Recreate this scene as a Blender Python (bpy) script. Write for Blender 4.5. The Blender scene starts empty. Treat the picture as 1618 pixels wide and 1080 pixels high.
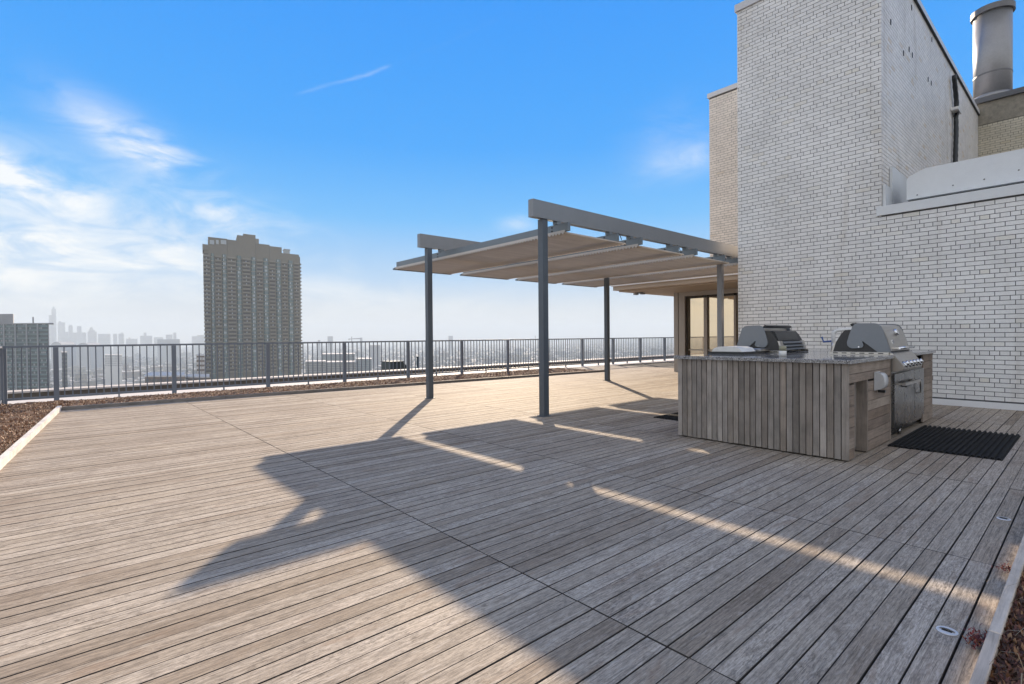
import bpy, math, random
from mathutils import Vector, Matrix
random.seed(7)
SC = bpy.context.scene
COL = SC.collection

# ------------------------------------------------------------------ camera
CR = Vector((0.753262, -0.657666, -0.008474))
CU = Vector((0.013659, 0.00276, 0.999903))
CF = Vector((0.657579, 0.753305, -0.011062))
EYE = Vector((0, 0, 1.2))
FPX = 809.13
cd = bpy.data.cameras.new('camera')
cam = bpy.data.objects.new('camera', cd)
COL.objects.link(cam)
cam.matrix_world = Matrix(((CR.x, CU.x, -CF.x, EYE.x), (CR.y, CU.y, -CF.y, EYE.y), (CR.z, CU.z, -CF.z, EYE.z), (0, 0, 0, 1)))
cd.sensor_width = 36.0
cd.lens = FPX / 1618 * 36
cd.clip_start = 0.05
cd.clip_end = 20000
SC.camera = cam

# ------------------------------------------------------------------ exposure, sampling
EXPO = 1.15
SC.view_settings.view_transform = 'Standard'
SC.view_settings.look = 'None'
SC.view_settings.exposure = EXPO
SC.view_settings.gamma = 1
SC.view_settings.use_curve_mapping = False
SC.render.engine = 'CYCLES'
cy = SC.cycles
cy.max_bounces = 8
cy.diffuse_bounces = 4
cy.glossy_bounces = 3
cy.volume_bounces = 1
cy.transparent_max_bounces = 8
cy.caustics_reflective = False
cy.caustics_refractive = False
try:
    cy.use_denoising = True
    cy.denoiser = 'OPENIMAGEDENOISE'
except Exception:
    pass

# ------------------------------------------------------------------ sky and sun
SUN_EL = math.radians(23.1)
SUN_H = Vector((0.640, 0.768, 0)).normalized()
SUN_D = Vector((SUN_H.x * math.cos(SUN_EL), SUN_H.y * math.cos(SUN_EL), math.sin(SUN_EL)))

def px_dir(px, py):
    d = CR * ((px - 809) / FPX) - CU * ((py - 540) / FPX) + CF
    return d.normalized()

class NT:
    def __init__(s, tree): s.t = tree; s.n = tree.nodes; s.l = tree.links
    def new(s, typ, **kw):
        n = s.n.new(typ)
        for k, v in kw.items(): setattr(n, k, v)
        return n
    def link(s, a, b): s.l.new(a, b)
    def val(s, sock, v):
        if hasattr(v, 'is_output') or isinstance(v, bpy.types.NodeSocket): s.l.new(v, sock)
        else: sock.default_value = v
    def math(s, op, a, b=None, c=None, clamp=False):
        n = s.new('ShaderNodeMath', operation=op, use_clamp=clamp)
        s.val(n.inputs[0], a)
        if b is not None: s.val(n.inputs[1], b)
        if c is not None: s.val(n.inputs[2], c)
        return n.outputs[0]
    def mix(s, f, a, b, blend='MIX'):
        n = s.new('ShaderNodeMix', data_type='RGBA', blend_type=blend)
        s.val(n.inputs[0], f); s.val(n.inputs[6], a); s.val(n.inputs[7], b)
        return n.outputs[2]
    def ramp(s, fac, stops, interp='LINEAR'):
        n = s.new('ShaderNodeValToRGB')
        n.color_ramp.interpolation = interp
        e = n.color_ramp.elements
        while len(e) < len(stops): e.new(0.5)
        for i, (p, c) in enumerate(stops):
            e[i].position = p
            e[i].color = (c, c, c, 1) if not isinstance(c, (tuple, list)) else (*c[:3], 1)
        s.val(n.inputs[0], fac)
        return n.outputs[0]
    def noise(s, vec, scale, detail=4, rough=0.55, dist=0.0):
        n = s.new('ShaderNodeTexNoise')
        if vec is not None: s.link(vec, n.inputs['Vector'])
        n.inputs['Scale'].default_value = scale
        n.inputs['Detail'].default_value = detail
        n.inputs['Roughness'].default_value = rough
        n.inputs['Distortion'].default_value = dist
        return n.outputs[0]
    def smooth(s, v, lo, hi):
        n = s.new('ShaderNodeMapRange', interpolation_type='SMOOTHSTEP')
        s.val(n.inputs[0], v); n.inputs[1].default_value = lo; n.inputs[2].default_value = hi
        return n.outputs[0]

def lin(r, g, b):
    f = lambda c: (c / 255 / 12.92) if c <= 10 else ((c / 255 + 0.055) / 1.055) ** 2.4
    return (f(r), f(g), f(b), 1)

W = bpy.data.worlds.new('World')
SC.world = W
W.use_nodes = True
wt = NT(W.node_tree)
for n in list(wt.n): wt.n.remove(n)
wout = wt.new('ShaderNodeOutputWorld')
wbg = wt.new('ShaderNodeBackground')
wbg.inputs['Strength'].default_value = 0.1
sky = wt.new('ShaderNodeTexSky', sky_type='NISHITA')
sky.sun_disc = False
sky.sun_elevation = SUN_EL
sky.sun_rotation = math.atan2(SUN_H.x, SUN_H.y)
sky.altitude = 250
sky.air_density = 1.0
sky.dust_density = 0.0
sky.ozone_density = 2.0
tc = wt.new('ShaderNodeTexCoord')
sep = wt.new('ShaderNodeSeparateXYZ')
wt.link(tc.outputs['Generated'], sep.inputs[0])
dz = sep.outputs[2]
K = 10 / (2 ** EXPO)
def dl(r, g, b, k=1.0):
    c = lin(r, g, b); return tuple(v * k for v in c[:3])
# clear sky: blue overhead fading to a pale horizon (values in display light, scaled below)
grad = wt.ramp(dz, [(0.0, dl(240, 234, 226)), (0.05, dl(218, 224, 230)), (0.11, dl(166, 206, 243)), (0.22, dl(84, 184, 253)), (0.34, dl(4, 162, 254)), (0.55, dl(0, 150, 252)), (1.0, dl(2, 104, 214))])
# thin cirrus, placed by azimuth and elevation
az = wt.math('ARCTAN2', sep.outputs[0], sep.outputs[1])
el = wt.math('ARCSINE', dz)
cvec = wt.new('ShaderNodeCombineXYZ')
wt.link(az, cvec.inputs[0]); wt.link(wt.math('MULTIPLY', el, 2.6), cvec.inputs[1])
big = wt.noise(cvec.outputs[0], 3.0, 6, 0.6, 0.6)
fine = wt.noise(cvec.outputs[0], 9.0, 8, 0.62, 0.9)
tex = wt.math('ADD', wt.math('MULTIPLY', big, 0.55), wt.math('MULTIPLY', fine, 0.45))
def px_azel(px, py):
    d = px_dir(px, py); return math.atan2(d.x, d.y), math.asin(d.z)
def blob(px, py, wx, wy, rot, amp):
    a0, e0 = px_azel(px, py)
    sa, se = wx / FPX, wy / FPX
    c, s_ = math.cos(rot), math.sin(rot)
    da = wt.math('SUBTRACT', az, a0); de = wt.math('SUBTRACT', el, e0)
    u = wt.math('ADD', wt.math('MULTIPLY', da, c / sa), wt.math('MULTIPLY', de, s_ / sa))
    v = wt.math('ADD', wt.math('MULTIPLY', da, -s_ / se), wt.math('MULTIPLY', de, c / se))
    r = wt.math('ADD', wt.math('MULTIPLY', u, u), wt.math('MULTIPLY', v, v))
    return wt.math('MULTIPLY', wt.math('EXPONENT', wt.math('MULTIPLY', r, -1.0)), amp)
blobs = [blob(215, 228, 75, 26, -0.42, 0.9), blob(250, 245, 60, 20, -0.25, 0.7), blob(60, 296, 95, 22, -0.2, 1.1), blob(-20, 275, 100, 40, 0, 0.8),
         blob(358, 340, 85, 24, -0.1, 1.0), blob(90, 385, 210, 30, 0.03, 1.15), blob(40, 440, 330, 44, 0, 1.0),
         blob(1090, 252, 70, 20, 0.2, 0.4), blob(1060, 215, 60, 40, 0.4, 0.2), blob(820, 352, 30, 12, 0.1, 0.45), blob(600, 480, 260, 26, 0, 0.4)]
cm = blobs[0]
for b in blobs[1:]: cm = wt.math('ADD', cm, b)
# cloud cover added beyond the view to brighten and neutralise the fill light
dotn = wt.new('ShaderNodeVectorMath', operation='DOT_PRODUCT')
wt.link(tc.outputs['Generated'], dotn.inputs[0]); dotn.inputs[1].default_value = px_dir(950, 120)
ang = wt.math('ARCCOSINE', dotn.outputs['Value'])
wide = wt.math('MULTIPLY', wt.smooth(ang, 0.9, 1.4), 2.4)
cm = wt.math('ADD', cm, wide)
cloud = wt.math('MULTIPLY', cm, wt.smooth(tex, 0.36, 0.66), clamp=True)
# contrail streak
a1, e1 = px_azel(468, 150); a2, e2 = px_azel(612, 105)
ta, te = a2 - a1, e2 - e1
L_ = math.hypot(ta, te); ta, te = ta / L_, te / L_
da = wt.math('SUBTRACT', az, a1); de = wt.math('SUBTRACT', el, e1)
along = wt.math('DIVIDE', wt.math('ADD', wt.math('MULTIPLY', da, ta), wt.math('MULTIPLY', de, te)), L_)
across = wt.math('ADD', wt.math('MULTIPLY', da, -te), wt.math('MULTIPLY', de, ta))
across = wt.math('ADD', across, wt.math('MULTIPLY', wt.math('SUBTRACT', fine, 0.5), 0.012))
wdt = wt.math('EXPONENT', wt.math('MULTIPLY', wt.math('POWER', wt.math('ABSOLUTE', wt.math('MULTIPLY', across, 360)), 2.0), -1.0))
part1 = wt.math('MULTIPLY', wt.smooth(along, -0.05, 0.15), wt.smooth(along, 1.08, 0.95))
part2 = wt.math('MULTIPLY', wt.math('MULTIPLY', wt.smooth(along, 0.9, 1.3), wt.smooth(along, 2.6, 2.0)), 0.1)
trail = wt.math('MULTIPLY', wt.math('MULTIPLY', wdt, wt.math('ADD', part1, part2)), wt.math('ADD', wt.math('MULTIPLY', fine, 0.9), -0.1), clamp=True)
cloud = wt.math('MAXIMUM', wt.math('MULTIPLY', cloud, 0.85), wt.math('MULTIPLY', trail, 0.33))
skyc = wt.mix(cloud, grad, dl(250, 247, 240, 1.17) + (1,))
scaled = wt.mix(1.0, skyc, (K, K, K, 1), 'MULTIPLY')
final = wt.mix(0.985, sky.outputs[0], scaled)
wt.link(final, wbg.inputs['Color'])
wt.link(wbg.outputs[0], wout.inputs['Surface'])

sd = bpy.data.lights.new('sun', 'SUN')
sd.energy = 4.5
sd.angle = math.radians(0.5)
sd.color = (1.0, 0.82, 0.62)
so = bpy.data.objects.new('sun', sd)
COL.objects.link(so)
so.rotation_euler = SUN_D.to_track_quat('Z', 'Y').to_euler()

# ------------------------------------------------------------------ helpers
def ray(px, py): return CR * ((px - 809) / FPX) - CU * ((py - 540) / FPX) + CF
def at(px, py, depth): return EYE + ray(px, py) * depth
def project(p):
    q = Vector(p) - EYE
    z = q.dot(CF)
    if z < 0.05: return None
    return 809 + FPX * q.dot(CR) / z, 540 - FPX * q.dot(CU) / z

class MB:
    """collects shapes, then becomes one mesh object"""
    def __init__(s): s.v = []; s.f = []; s.m = []; s.sm = []; s.r = []
    def add(s, verts, faces, m=0, smooth=False, r=0.5):
        o = len(s.v); s.v += [tuple(v) for v in verts]
        for f in faces:
            s.f.append(tuple(i + o for i in f)); s.m.append(m); s.sm.append(smooth); s.r.append(r)
        return s
    def box(s, x0, y0, z0, x1, y1, z1, m=0, r=0.5, skip=()):
        v = [(x0, y0, z0), (x1, y0, z0), (x1, y1, z0), (x0, y1, z0), (x0, y0, z1), (x1, y0, z1), (x1, y1, z1), (x0, y1, z1)]
        fs = {'b': (0, 3, 2, 1), 't': (4, 5, 6, 7), 'y0': (0, 1, 5, 4), 'x1': (1, 2, 6, 5), 'y1': (2, 3, 7, 6), 'x0': (3, 0, 4, 7)}
        return s.add(v, [f for k, f in fs.items() if k not in skip], m, False, r)
    def cbox(s, x0, y0, z0, x1, y1, z1, c=0.003, m=0, r=0.5, side=None):
        """box with a chamfered top (deck boards, timbers)"""
        v = [(x0, y0, z0), (x1, y0, z0), (x1, y1, z0), (x0, y1, z0), (x0, y0, z1 - c), (x1, y0, z1 - c), (x1, y1, z1 - c), (x0, y1, z1 - c),
             (x0 + c, y0 + c, z1), (x1 - c, y0 + c, z1), (x1 - c, y1 - c, z1), (x0 + c, y1 - c, z1)]
        f = [(0, 3, 2, 1), (0, 1, 5, 4), (1, 2, 6, 5), (2, 3, 7, 6), (3, 0, 4, 7), (4, 5, 9, 8), (5, 6, 10, 9), (6, 7, 11, 10), (7, 4, 8, 11), (8, 9, 10, 11)]
        o = len(s.m); s.add(v, f, m, False, r)
        if side is not None:
            for q in range(9): s.m[o + q] = side
        return s
    def obox(s, p, ux, uy, uz, m=0, r=0.5):
        """box from a corner and three edge vectors"""
        p, ux, uy, uz = Vector(p), Vector(ux), Vector(uy), Vector(uz)
        v = [p, p + ux, p + ux + uy, p + uy, p + uz, p + ux + uz, p + ux + uy + uz, p + uy + uz]
        f = [(0, 3, 2, 1), (4, 5, 6, 7), (0, 1, 5, 4), (1, 2, 6, 5), (2, 3, 7, 6), (3, 0, 4, 7)]
        return s.add(v, f, m, False, r)
    def tube(s, a, b, r0, r1=None, n=12, m=0, cap=True):
        a, b = Vector(a), Vector(b); r1 = r0 if r1 is None else r1
        d = (b - a).normalized(); q = d.to_track_quat('Z', 'Y')
        X, Y = q @ Vector((1, 0, 0)), q @ Vector((0, 1, 0))
        va = [a + (X * math.cos(t) + Y * math.sin(t)) * r0 for t in (2 * math.pi * i / n for i in range(n))]
        vb = [b + (X * math.cos(t) + Y * math.sin(t)) * r1 for t in (2 * math.pi * i / n for i in range(n))]
        o = len(s.v); s.v += [tuple(v) for v in va + vb]
        for i in range(n):
            j = (i + 1) % n
            s.f.append((o + i, o + j, o + n + j, o + n + i)); s.m.append(m); s.sm.append(True); s.r.append(.5)
        if cap:
            s.f.append(tuple(o + i for i in reversed(range(n)))); s.m.append(m); s.sm.append(False); s.r.append(.5)
            s.f.append(tuple(o + n + i for i in range(n))); s.m.append(m); s.sm.append(False); s.r.append(.5)
        return s
    def path(s, pts, rad, n=8, m=0):
        pts = [Vector(p) for p in pts]; rings = []
        up = Vector((0.13, 0.31, 0.94))
        for i, p in enumerate(pts):
            d = (pts[min(i + 1, len(pts) - 1)] - pts[max(i - 1, 0)]).normalized()
            X = d.cross(up)
            if X.length < 1e-3: X = d.cross(Vector((1, 0, 0)))
            X.normalize(); Y = d.cross(X)
            rr = rad[i] if isinstance(rad, (list, tuple)) else rad
            rings.append([p + (X * math.cos(t) + Y * math.sin(t)) * rr for t in (2 * math.pi * k / n for k in range(n))])
        o = len(s.v)
        for rg in rings: s.v += [tuple(v) for v in rg]
        for i in range(len(rings) - 1):
            for k in range(n):
                j = (k + 1) % n
                s.f.append((o + i * n + k, o + i * n + j, o + (i + 1) * n + j, o + (i + 1) * n + k)); s.m.append(m); s.sm.append(True); s.r.append(.5)
        for base, rev in ((o, True), (o + (len(rings) - 1) * n, False)):
            idx = [base + k for k in range(n)]
            s.f.append(tuple(reversed(idx)) if rev else tuple(idx)); s.m.append(m); s.sm.append(False); s.r.append(.5)
        return s
    def prism(s, poly, fn, a, b, m=0, smooth=False):
        """outline (list of 2-d points) run from depth a to depth b; fn(u, v, t) -> point"""
        n = len(poly)
        v = [fn(u, w, a) for u, w in poly] + [fn(u, w, b) for u, w in poly]
        f = [tuple(range(n)), tuple(reversed(range(n, 2 * n)))] + [(i, n + i, n + (i + 1) % n, (i + 1) % n) for i in range(n)]
        o = len(s.v); s.v += [tuple(x) for x in v]
        for k, ff in enumerate(f):
            s.f.append(tuple(i + o for i in ff)); s.m.append(m); s.sm.append(smooth and k > 1); s.r.append(.5)
        return s
    def mesh(s, name, mats, off=(0, 0, 0)):
        me = bpy.data.meshes.new(name)
        ox, oy, oz = off
        me.from_pydata([(x - ox, y - oy, z - oz) for x, y, z in s.v], [], s.f)
        mats = mats if isinstance(mats, (list, tuple)) else [mats]
        for q in mats: me.materials.append(q)
        me.polygons.foreach_set('material_index', s.m)
        me.polygons.foreach_set('use_smooth', s.sm)
        at_ = me.attributes.new('rnd', 'FLOAT', 'FACE')
        at_.data.foreach_set('value', s.r)
        me.update()
        return me
    def build(s, name, mats, parent=None, recalc=True, off=None):
        w = wloc(parent) if parent is not None else (off or (0, 0, 0))
        me = s.mesh(name, mats, w)
        if recalc: fix_normals(me)
        o = bpy.data.objects.new(name, me)
        COL.objects.link(o)
        if parent is not None: o.parent = parent
        else: o.location = w
        return o

import bmesh
def fix_normals(me):
    bm = bmesh.new(); bm.from_mesh(me)
    bmesh.ops.recalc_face_normals(bm, faces=bm.faces)
    bm.to_mesh(me); bm.free()

def wloc(o):
    v = Vector((0, 0, 0))
    while o is not None:
        v += Vector(o.location); o = o.parent
    return v

def tag(o, label=None, cat=None, group=None, kind=None):
    if label: o['label'] = label
    if cat: o['category'] = cat
    if group: o['group'] = group
    if kind: o['kind'] = kind
    return o
def thing(name, loc, label, cat, group=None, kind=None):
    o = bpy.data.objects.new(name, None)
    o.empty_display_size = 0.2
    COL.objects.link(o); o.location = loc
    return tag(o, label, cat, group, kind)
def dup(root, loc, rotz=0.0, label=None, group=None):
    def cp(o, par):
        c = o.copy(); COL.objects.link(c); c.parent = par
        for ch in list(o.children): cp(ch, c)
        return c
    r = cp(root, None)
    r.location = loc; r.rotation_euler = (0, 0, rotz)
    if label: r['label'] = label
    if group: r['group'] = group
    return r

# ------------------------------------------------------------------ materials
def mat_base(name):
    m = bpy.data.materials.new(name); m.use_nodes = True
    t = NT(m.node_tree)
    b = t.n['Principled BSDF']
    return m, t, b
def bump(t, b, h, strength=0.3, dist=0.01):
    n = t.new('ShaderNodeBump')
    n.inputs['Strength'].default_value = strength; n.inputs['Distance'].default_value = dist
    t.link(h, n.inputs['Height']); t.link(n.outputs[0], b.inputs['Normal'])
def pos(t):
    return t.new('ShaderNodeNewGeometry').outputs['Position']
def scalev(t, v, s, off=None):
    n = t.new('ShaderNodeVectorMath', operation='MULTIPLY')
    t.link(v, n.inputs[0]); n.inputs[1].default_value = s
    if off is not None:
        a = t.new('ShaderNodeVectorMath', operation='ADD')
        t.link(n.outputs[0], a.inputs[0]); t.link(off, a.inputs[1]); return a.outputs[0]
    return n.outputs[0]
def flat(name, col, rough=0.5, metal=0.0, vary=0.12, scale=6.0, bmp=0.0, spec=0.5, coat=0.0):
    m, t, b = mat_base(name)
    p = pos(t)
    n1 = t.noise(p, scale, 5, 0.6); n2 = t.noise(p, scale * 9, 3, 0.6)
    k = t.math('ADD', t.math('MULTIPLY', n1, 0.65), t.math('MULTIPLY', n2, 0.35))
    lo = tuple(c * (1 - vary) for c in col); hi = tuple(min(1, c * (1 + vary)) for c in col)
    t.link(t.ramp(k, [(0.3, lo), (0.7, hi)]), b.inputs['Base Color'])
    t.link(t.math('ADD', t.math('MULTIPLY', t.math('SUBTRACT', n1, 0.5), 0.25), rough, clamp=True), b.inputs['Roughness'])
    b.inputs['Metallic'].default_value = metal
    b.inputs['Specular IOR Level'].default_value = spec
    if bmp: bump(t, b, n2, bmp, 0.01)
    return m

DECK_Y0, DECK_P = 0.354, 0.0919
DECK_X0, DECK_L = 1.73, 1.855
def deck_material():
    m, t, b = mat_base('weathered deck wood')
    p = pos(t)
    s = t.new('ShaderNodeSeparateXYZ'); t.link(p, s.inputs[0])
    bi = t.math('FLOOR', t.math('DIVIDE', t.math('SUBTRACT', s.outputs[1], DECK_Y0), DECK_P))
    pi_ = t.math('MAXIMUM', t.math('FLOOR', t.math('DIVIDE', t.math('SUBTRACT', s.outputs[0], DECK_X0), DECK_L)), -1.0)
    idv = t.new('ShaderNodeCombineXYZ'); t.link(bi, idv.inputs[0]); t.link(pi_, idv.inputs[1])
    wn = t.new('ShaderNodeTexWhiteNoise', noise_dimensions='2D'); t.link(idv.outputs[0], wn.inputs['Vector'])
    r1 = wn.outputs['Value']
    cs = t.new('ShaderNodeSeparateColor'); t.link(wn.outputs['Color'], cs.inputs[0])
    r2, r3 = cs.outputs[0], cs.outputs[1]
    off = scalev(t, wn.outputs['Color'], (37, 23, 11))
    grain = t.noise(scalev(t, p, (2.4, 75, 1), off), 1.6, 7, 0.62, 0.5)
    fine = t.noise(scalev(t, p, (13, 300, 1), off), 1.6, 4, 0.6, 0.2)
    mott = t.noise(scalev(t, p, (22, 80, 1), off), 1.5, 7, 0.72, 0.5)
    blot = t.noise(scalev(t, p, (0.9, 1.3, 1)), 1.3, 6, 0.62, 0.4)
    pit = t.smooth(t.noise(scalev(t, p, (40, 120, 1), off), 1.5, 6, 0.68, 0.4), 0.56, 0.70)
    patch = t.smooth(t.noise(scalev(t, p, (1.6, 9, 1), off), 1.4, 4, 0.6, 0.5), 0.45, 0.62)
    rough_board = t.math('MULTIPLY', t.smooth(r2, 0.15, 0.9), patch)
    # board to board tone: silver grey to warm tan
    tone = t.ramp(r1, [(0.0, (0.30, 0.244, 0.185)), (0.12, (0.36, 0.302, 0.236)), (0.5, (0.405, 0.346, 0.276)), (0.85, (0.445, 0.383, 0.31)), (1.0, (0.49, 0.426, 0.35))])
    g = t.math('ADD', t.math('MULTIPLY', grain, 0.55), t.math('MULTIPLY', fine, 0.45))
    c1 = t.mix(1.0, tone, t.ramp(g, [(0.35, 0.34), (0.5, 1.0), (0.65, 1.42)]), 'MULTIPLY')
    c2 = t.mix(t.math('MULTIPLY', t.smooth(mott, 0.42, 0.68), t.math('ADD', t.math('MULTIPLY', rough_board, 0.4), 0.5)), c1, (0.15, 0.128, 0.108, 1))
    c3 = t.mix(t.math('MULTIPLY', pit, t.math('ADD', t.math('MULTIPLY', rough_board, 0.65), 0.35)), c2, (0.055, 0.045, 0.04, 1))
    c4 = t.mix(1.0, c3, t.ramp(blot, [(0.3, (0.84, 0.82, 0.81)), (0.55, (1.0, 1.0, 1.0)), (0.75, (1.08, 1.05, 1.0))]), 'MULTIPLY')
    dirt = t.smooth(t.noise(scalev(t, p, (7, 24, 1), off), 1.3, 6, 0.68, 0.9), 0.47, 0.66)
    c4 = t.mix(t.math('MULTIPLY', dirt, t.math('ADD', t.math('MULTIPLY', r3, 0.5), 0.08)), c4, (0.13, 0.105, 0.08, 1))
    silver = t.smooth(t.noise(scalev(t, p, (5, 30, 1), off), 1.7, 6, 0.66, 0.6), 0.55, 0.7)
    c4 = t.mix(t.math('MULTIPLY', silver, 0.35), c4, (0.62, 0.56, 0.49, 1))
    brown = t.smooth(t.noise(scalev(t, p, (1.5, 8, 1), off), 1.2, 5, 0.6, 0.8), 0.56, 0.72)
    c4 = t.mix(t.math('MULTIPLY', brown, 0.4), c4, (0.24, 0.16, 0.105, 1))
    stain = t.smooth(t.noise(scalev(t, p, (5.1, 9.3, 1)), 1.9, 3, 0.5, 0.8), 0.70, 0.78)
    c5 = t.mix(t.math('MULTIPLY', stain, 0.4), c4, (0.09, 0.075, 0.065, 1))
    t.link(c5, b.inputs['Base Color'])
    t.link(t.math('ADD', t.math('MULTIPLY', grain, 0.3), 0.62), b.inputs['Roughness'])
    b.inputs['Specular IOR Level'].default_value = 0.06
    h = t.math('SUBTRACT', t.math('ADD', t.math('MULTIPLY', grain, 0.5), t.math('MULTIPLY', fine, 0.5)), t.math('MULTIPLY', pit, 0.5))
    bump(t, b, h, 0.35, 0.004)
    return m
def wood_material(name, axis, tones, dark=0.6, streak=1.0):
    """weathered wood with the grain along one axis; tone varies by piece (object random + face attribute)"""
    m, t, b = mat_base(name)
    p = pos(t)
    oi = t.new('ShaderNodeObjectInfo'); at_ = t.new('ShaderNodeAttribute', attribute_name='rnd')
    r = t.math('FRACT', t.math('ADD', oi.outputs['Random'], t.math('MULTIPLY', at_.outputs['Fac'], 7.31)))
    ov = t.new('ShaderNodeCombineXYZ'); t.link(t.math('MULTIPLY', r, 41.0), ov.inputs[0]); t.link(t.math('MULTIPLY', r, 17.0), ov.inputs[1]); t.link(t.math('MULTIPLY', r, 29.0), ov.inputs[2])
    sc = [55, 55, 55]; sc[axis] = 2.4
    sc2 = [180, 180, 180]; sc2[axis] = 8
    grain = t.noise(scalev(t, p, tuple(sc), ov.outputs[0]), 1.0, 7, 0.65, 0.9)
    fine = t.noise(scalev(t, p, tuple(sc2), ov.outputs[0]), 1.0, 4, 0.6)
    blot = t.noise(scalev(t, p, (4, 4, 4), ov.outputs[0]), 1.0, 5, 0.6)
    n = len(tones)
    tone = t.ramp(r, [(i / (n - 1), c) for i, c in enumerate(tones)])
    g = t.math('ADD', t.math('MULTIPLY', grain, 0.65), t.math('MULTIPLY', fine, 0.35))
    c1 = t.mix(1.0, tone, t.ramp(g, [(0.28, dark), (0.5, 1.0), (0.72, 1.25)]), 'MULTIPLY')
    c2 = t.mix(1.0, c1, t.ramp(blot, [(0.3, 0.72), (0.6, 1.08)]), 'MULTIPLY')
    t.link(c2, b.inputs['Base Color'])
    b.inputs['Roughness'].default_value = 0.7
    b.inputs['Specular IOR Level'].default_value = 0.3
    bump(t, b, g, 0.4, 0.004)
    return m
def brick_material(name, col, warm, stain=0.3):
    m, t, b = mat_base(name)
    p = pos(t)
    oi = t.new('ShaderNodeObjectInfo'); at_ = t.new('ShaderNodeAttribute', attribute_name='rnd')
    r = t.math('FRACT', t.math('ADD', oi.outputs['Random'], t.math('MULTIPLY', at_.outputs['Fac'], 5.37)))
    tone = t.ramp(r, [(0.0, tuple(c * 0.93 for c in col)), (0.5, col), (0.95, tuple(min(1, c * 1.04) for c in col)), (1.0, warm)])
    blot = t.noise(p, 0.7, 6, 0.65, 0.5)
    run = t.noise(scalev(t, p, (2.2, 2.2, 0.22)), 1.0, 5, 0.6)
    fine = t.noise(p, 60, 4, 0.6)
    c = t.mix(1.0, tone, t.ramp(blot, [(0.3, (0.86, 0.85, 0.83)), (0.6, (1.03, 1.02, 1.0))]), 'MULTIPLY')
    c = t.mix(t.math('MULTIPLY', t.smooth(run, 0.54, 0.76), stain), c, (0.36, 0.29, 0.2, 1))
    c = t.mix(1.0, c, t.ramp(fine, [(0.3, 0.93), (0.7, 1.05)]), 'MULTIPLY')
    t.link(c, b.inputs['Base Color'])
    b.inputs['Roughness'].default_value = 0.5
    bump(t, b, fine, 0.15, 0.003)
    return m
def granite_material():
    m, t, b = mat_base('speckled granite')
    p = pos(t)
    v = t.new('ShaderNodeTexVoronoi'); v.inputs['Scale'].default_value = 170; t.link(p, v.inputs['Vector'])
    cs = t.new('ShaderNodeSeparateColor'); t.link(v.outputs['Color'], cs.inputs[0])
    c = t.ramp(cs.outputs[0], [(0.0, (0.02, 0.02, 0.022)), (0.25, (0.1, 0.1, 0.105)), (0.5, (0.24, 0.235, 0.23)), (0.8, (0.36, 0.35, 0.34)), (1.0, (0.52, 0.5, 0.48))])
    t.link(c, b.inputs['Base Color'])
    b.inputs['Roughness'].default_value = 0.07
    return m
def steel_material(name, col=(0.55, 0.53, 0.5), rough=0.3, axis=2):
    m, t, b = mat_base(name)
    p = pos(t)
    sc = [240, 240, 240]; sc[axis] = 3
    n = t.noise(scalev(t, p, tuple(sc)), 1.0, 4, 0.6)
    bl = t.noise(p, 7, 4, 0.6)
    t.link(t.mix(1.0, (*col, 1), t.ramp(n, [(0.3, 0.86), (0.7, 1.08)]), 'MULTIPLY'), b.inputs['Base Color'])
    b.inputs['Metallic'].default_value = 1.0
    t.link(t.math('ADD', t.math('MULTIPLY', bl, 0.2), rough - 0.1), b.inputs['Roughness'])
    return m
def soil_material():
    m, t, b = mat_base('dry sedum soil')
    p = pos(t)
    a = t.noise(p, 5, 6, 0.65, 0.6); f = t.noise(p, 42, 5, 0.7)
    k = t.math('ADD', t.math('MULTIPLY', a, 0.5), t.math('MULTIPLY', f, 0.5))
    t.link(t.ramp(k, [(0.3, (0.035, 0.022, 0.015)), (0.45, (0.11, 0.06, 0.035)), (0.55, (0.17, 0.10, 0.06)), (0.7, (0.28, 0.2, 0.12))]), b.inputs['Base Color'])
    b.inputs['Roughness'].default_value = 0.95
    bump(t, b, f, 0.8, 0.03)
    return m
def city_ground_material():
    m, t, b = mat_base('city ground')
    p = pos(t)
    v = t.new('ShaderNodeTexVoronoi'); v.inputs['Scale'].default_value = 0.045; t.link(p, v.inputs['Vector'])
    cs = t.new('ShaderNodeSeparateColor'); t.link(v.outputs['Color'], cs.inputs[0])
    n = t.noise(p, 0.004, 6, 0.65)
    c = t.ramp(cs.outputs[0], [(0.0, (0.06, 0.055, 0.045)), (0.4, (0.12, 0.1, 0.085)), (0.7, (0.2, 0.18, 0.16)), (0.86, (0.26, 0.25, 0.24)), (0.93, (0.6, 0.6, 0.6))], 'CONSTANT')
    c = t.mix(t.smooth(n, 0.45, 0.65), c, (0.075, 0.065, 0.05, 1))
    t.link(c, b.inputs['Base Color'])
    b.inputs['Roughness'].default_value = 0.9
    return m
def leaf_material(name, stops):
    m, t, b = mat_base(name)
    p = pos(t)
    at_ = t.new('ShaderNodeAttribute', attribute_name='rnd')
    t.link(t.ramp(at_.outputs['Fac'], stops), b.inputs['Base Color'])
    b.inputs['Roughness'].default_value = 0.7
    return m

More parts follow.
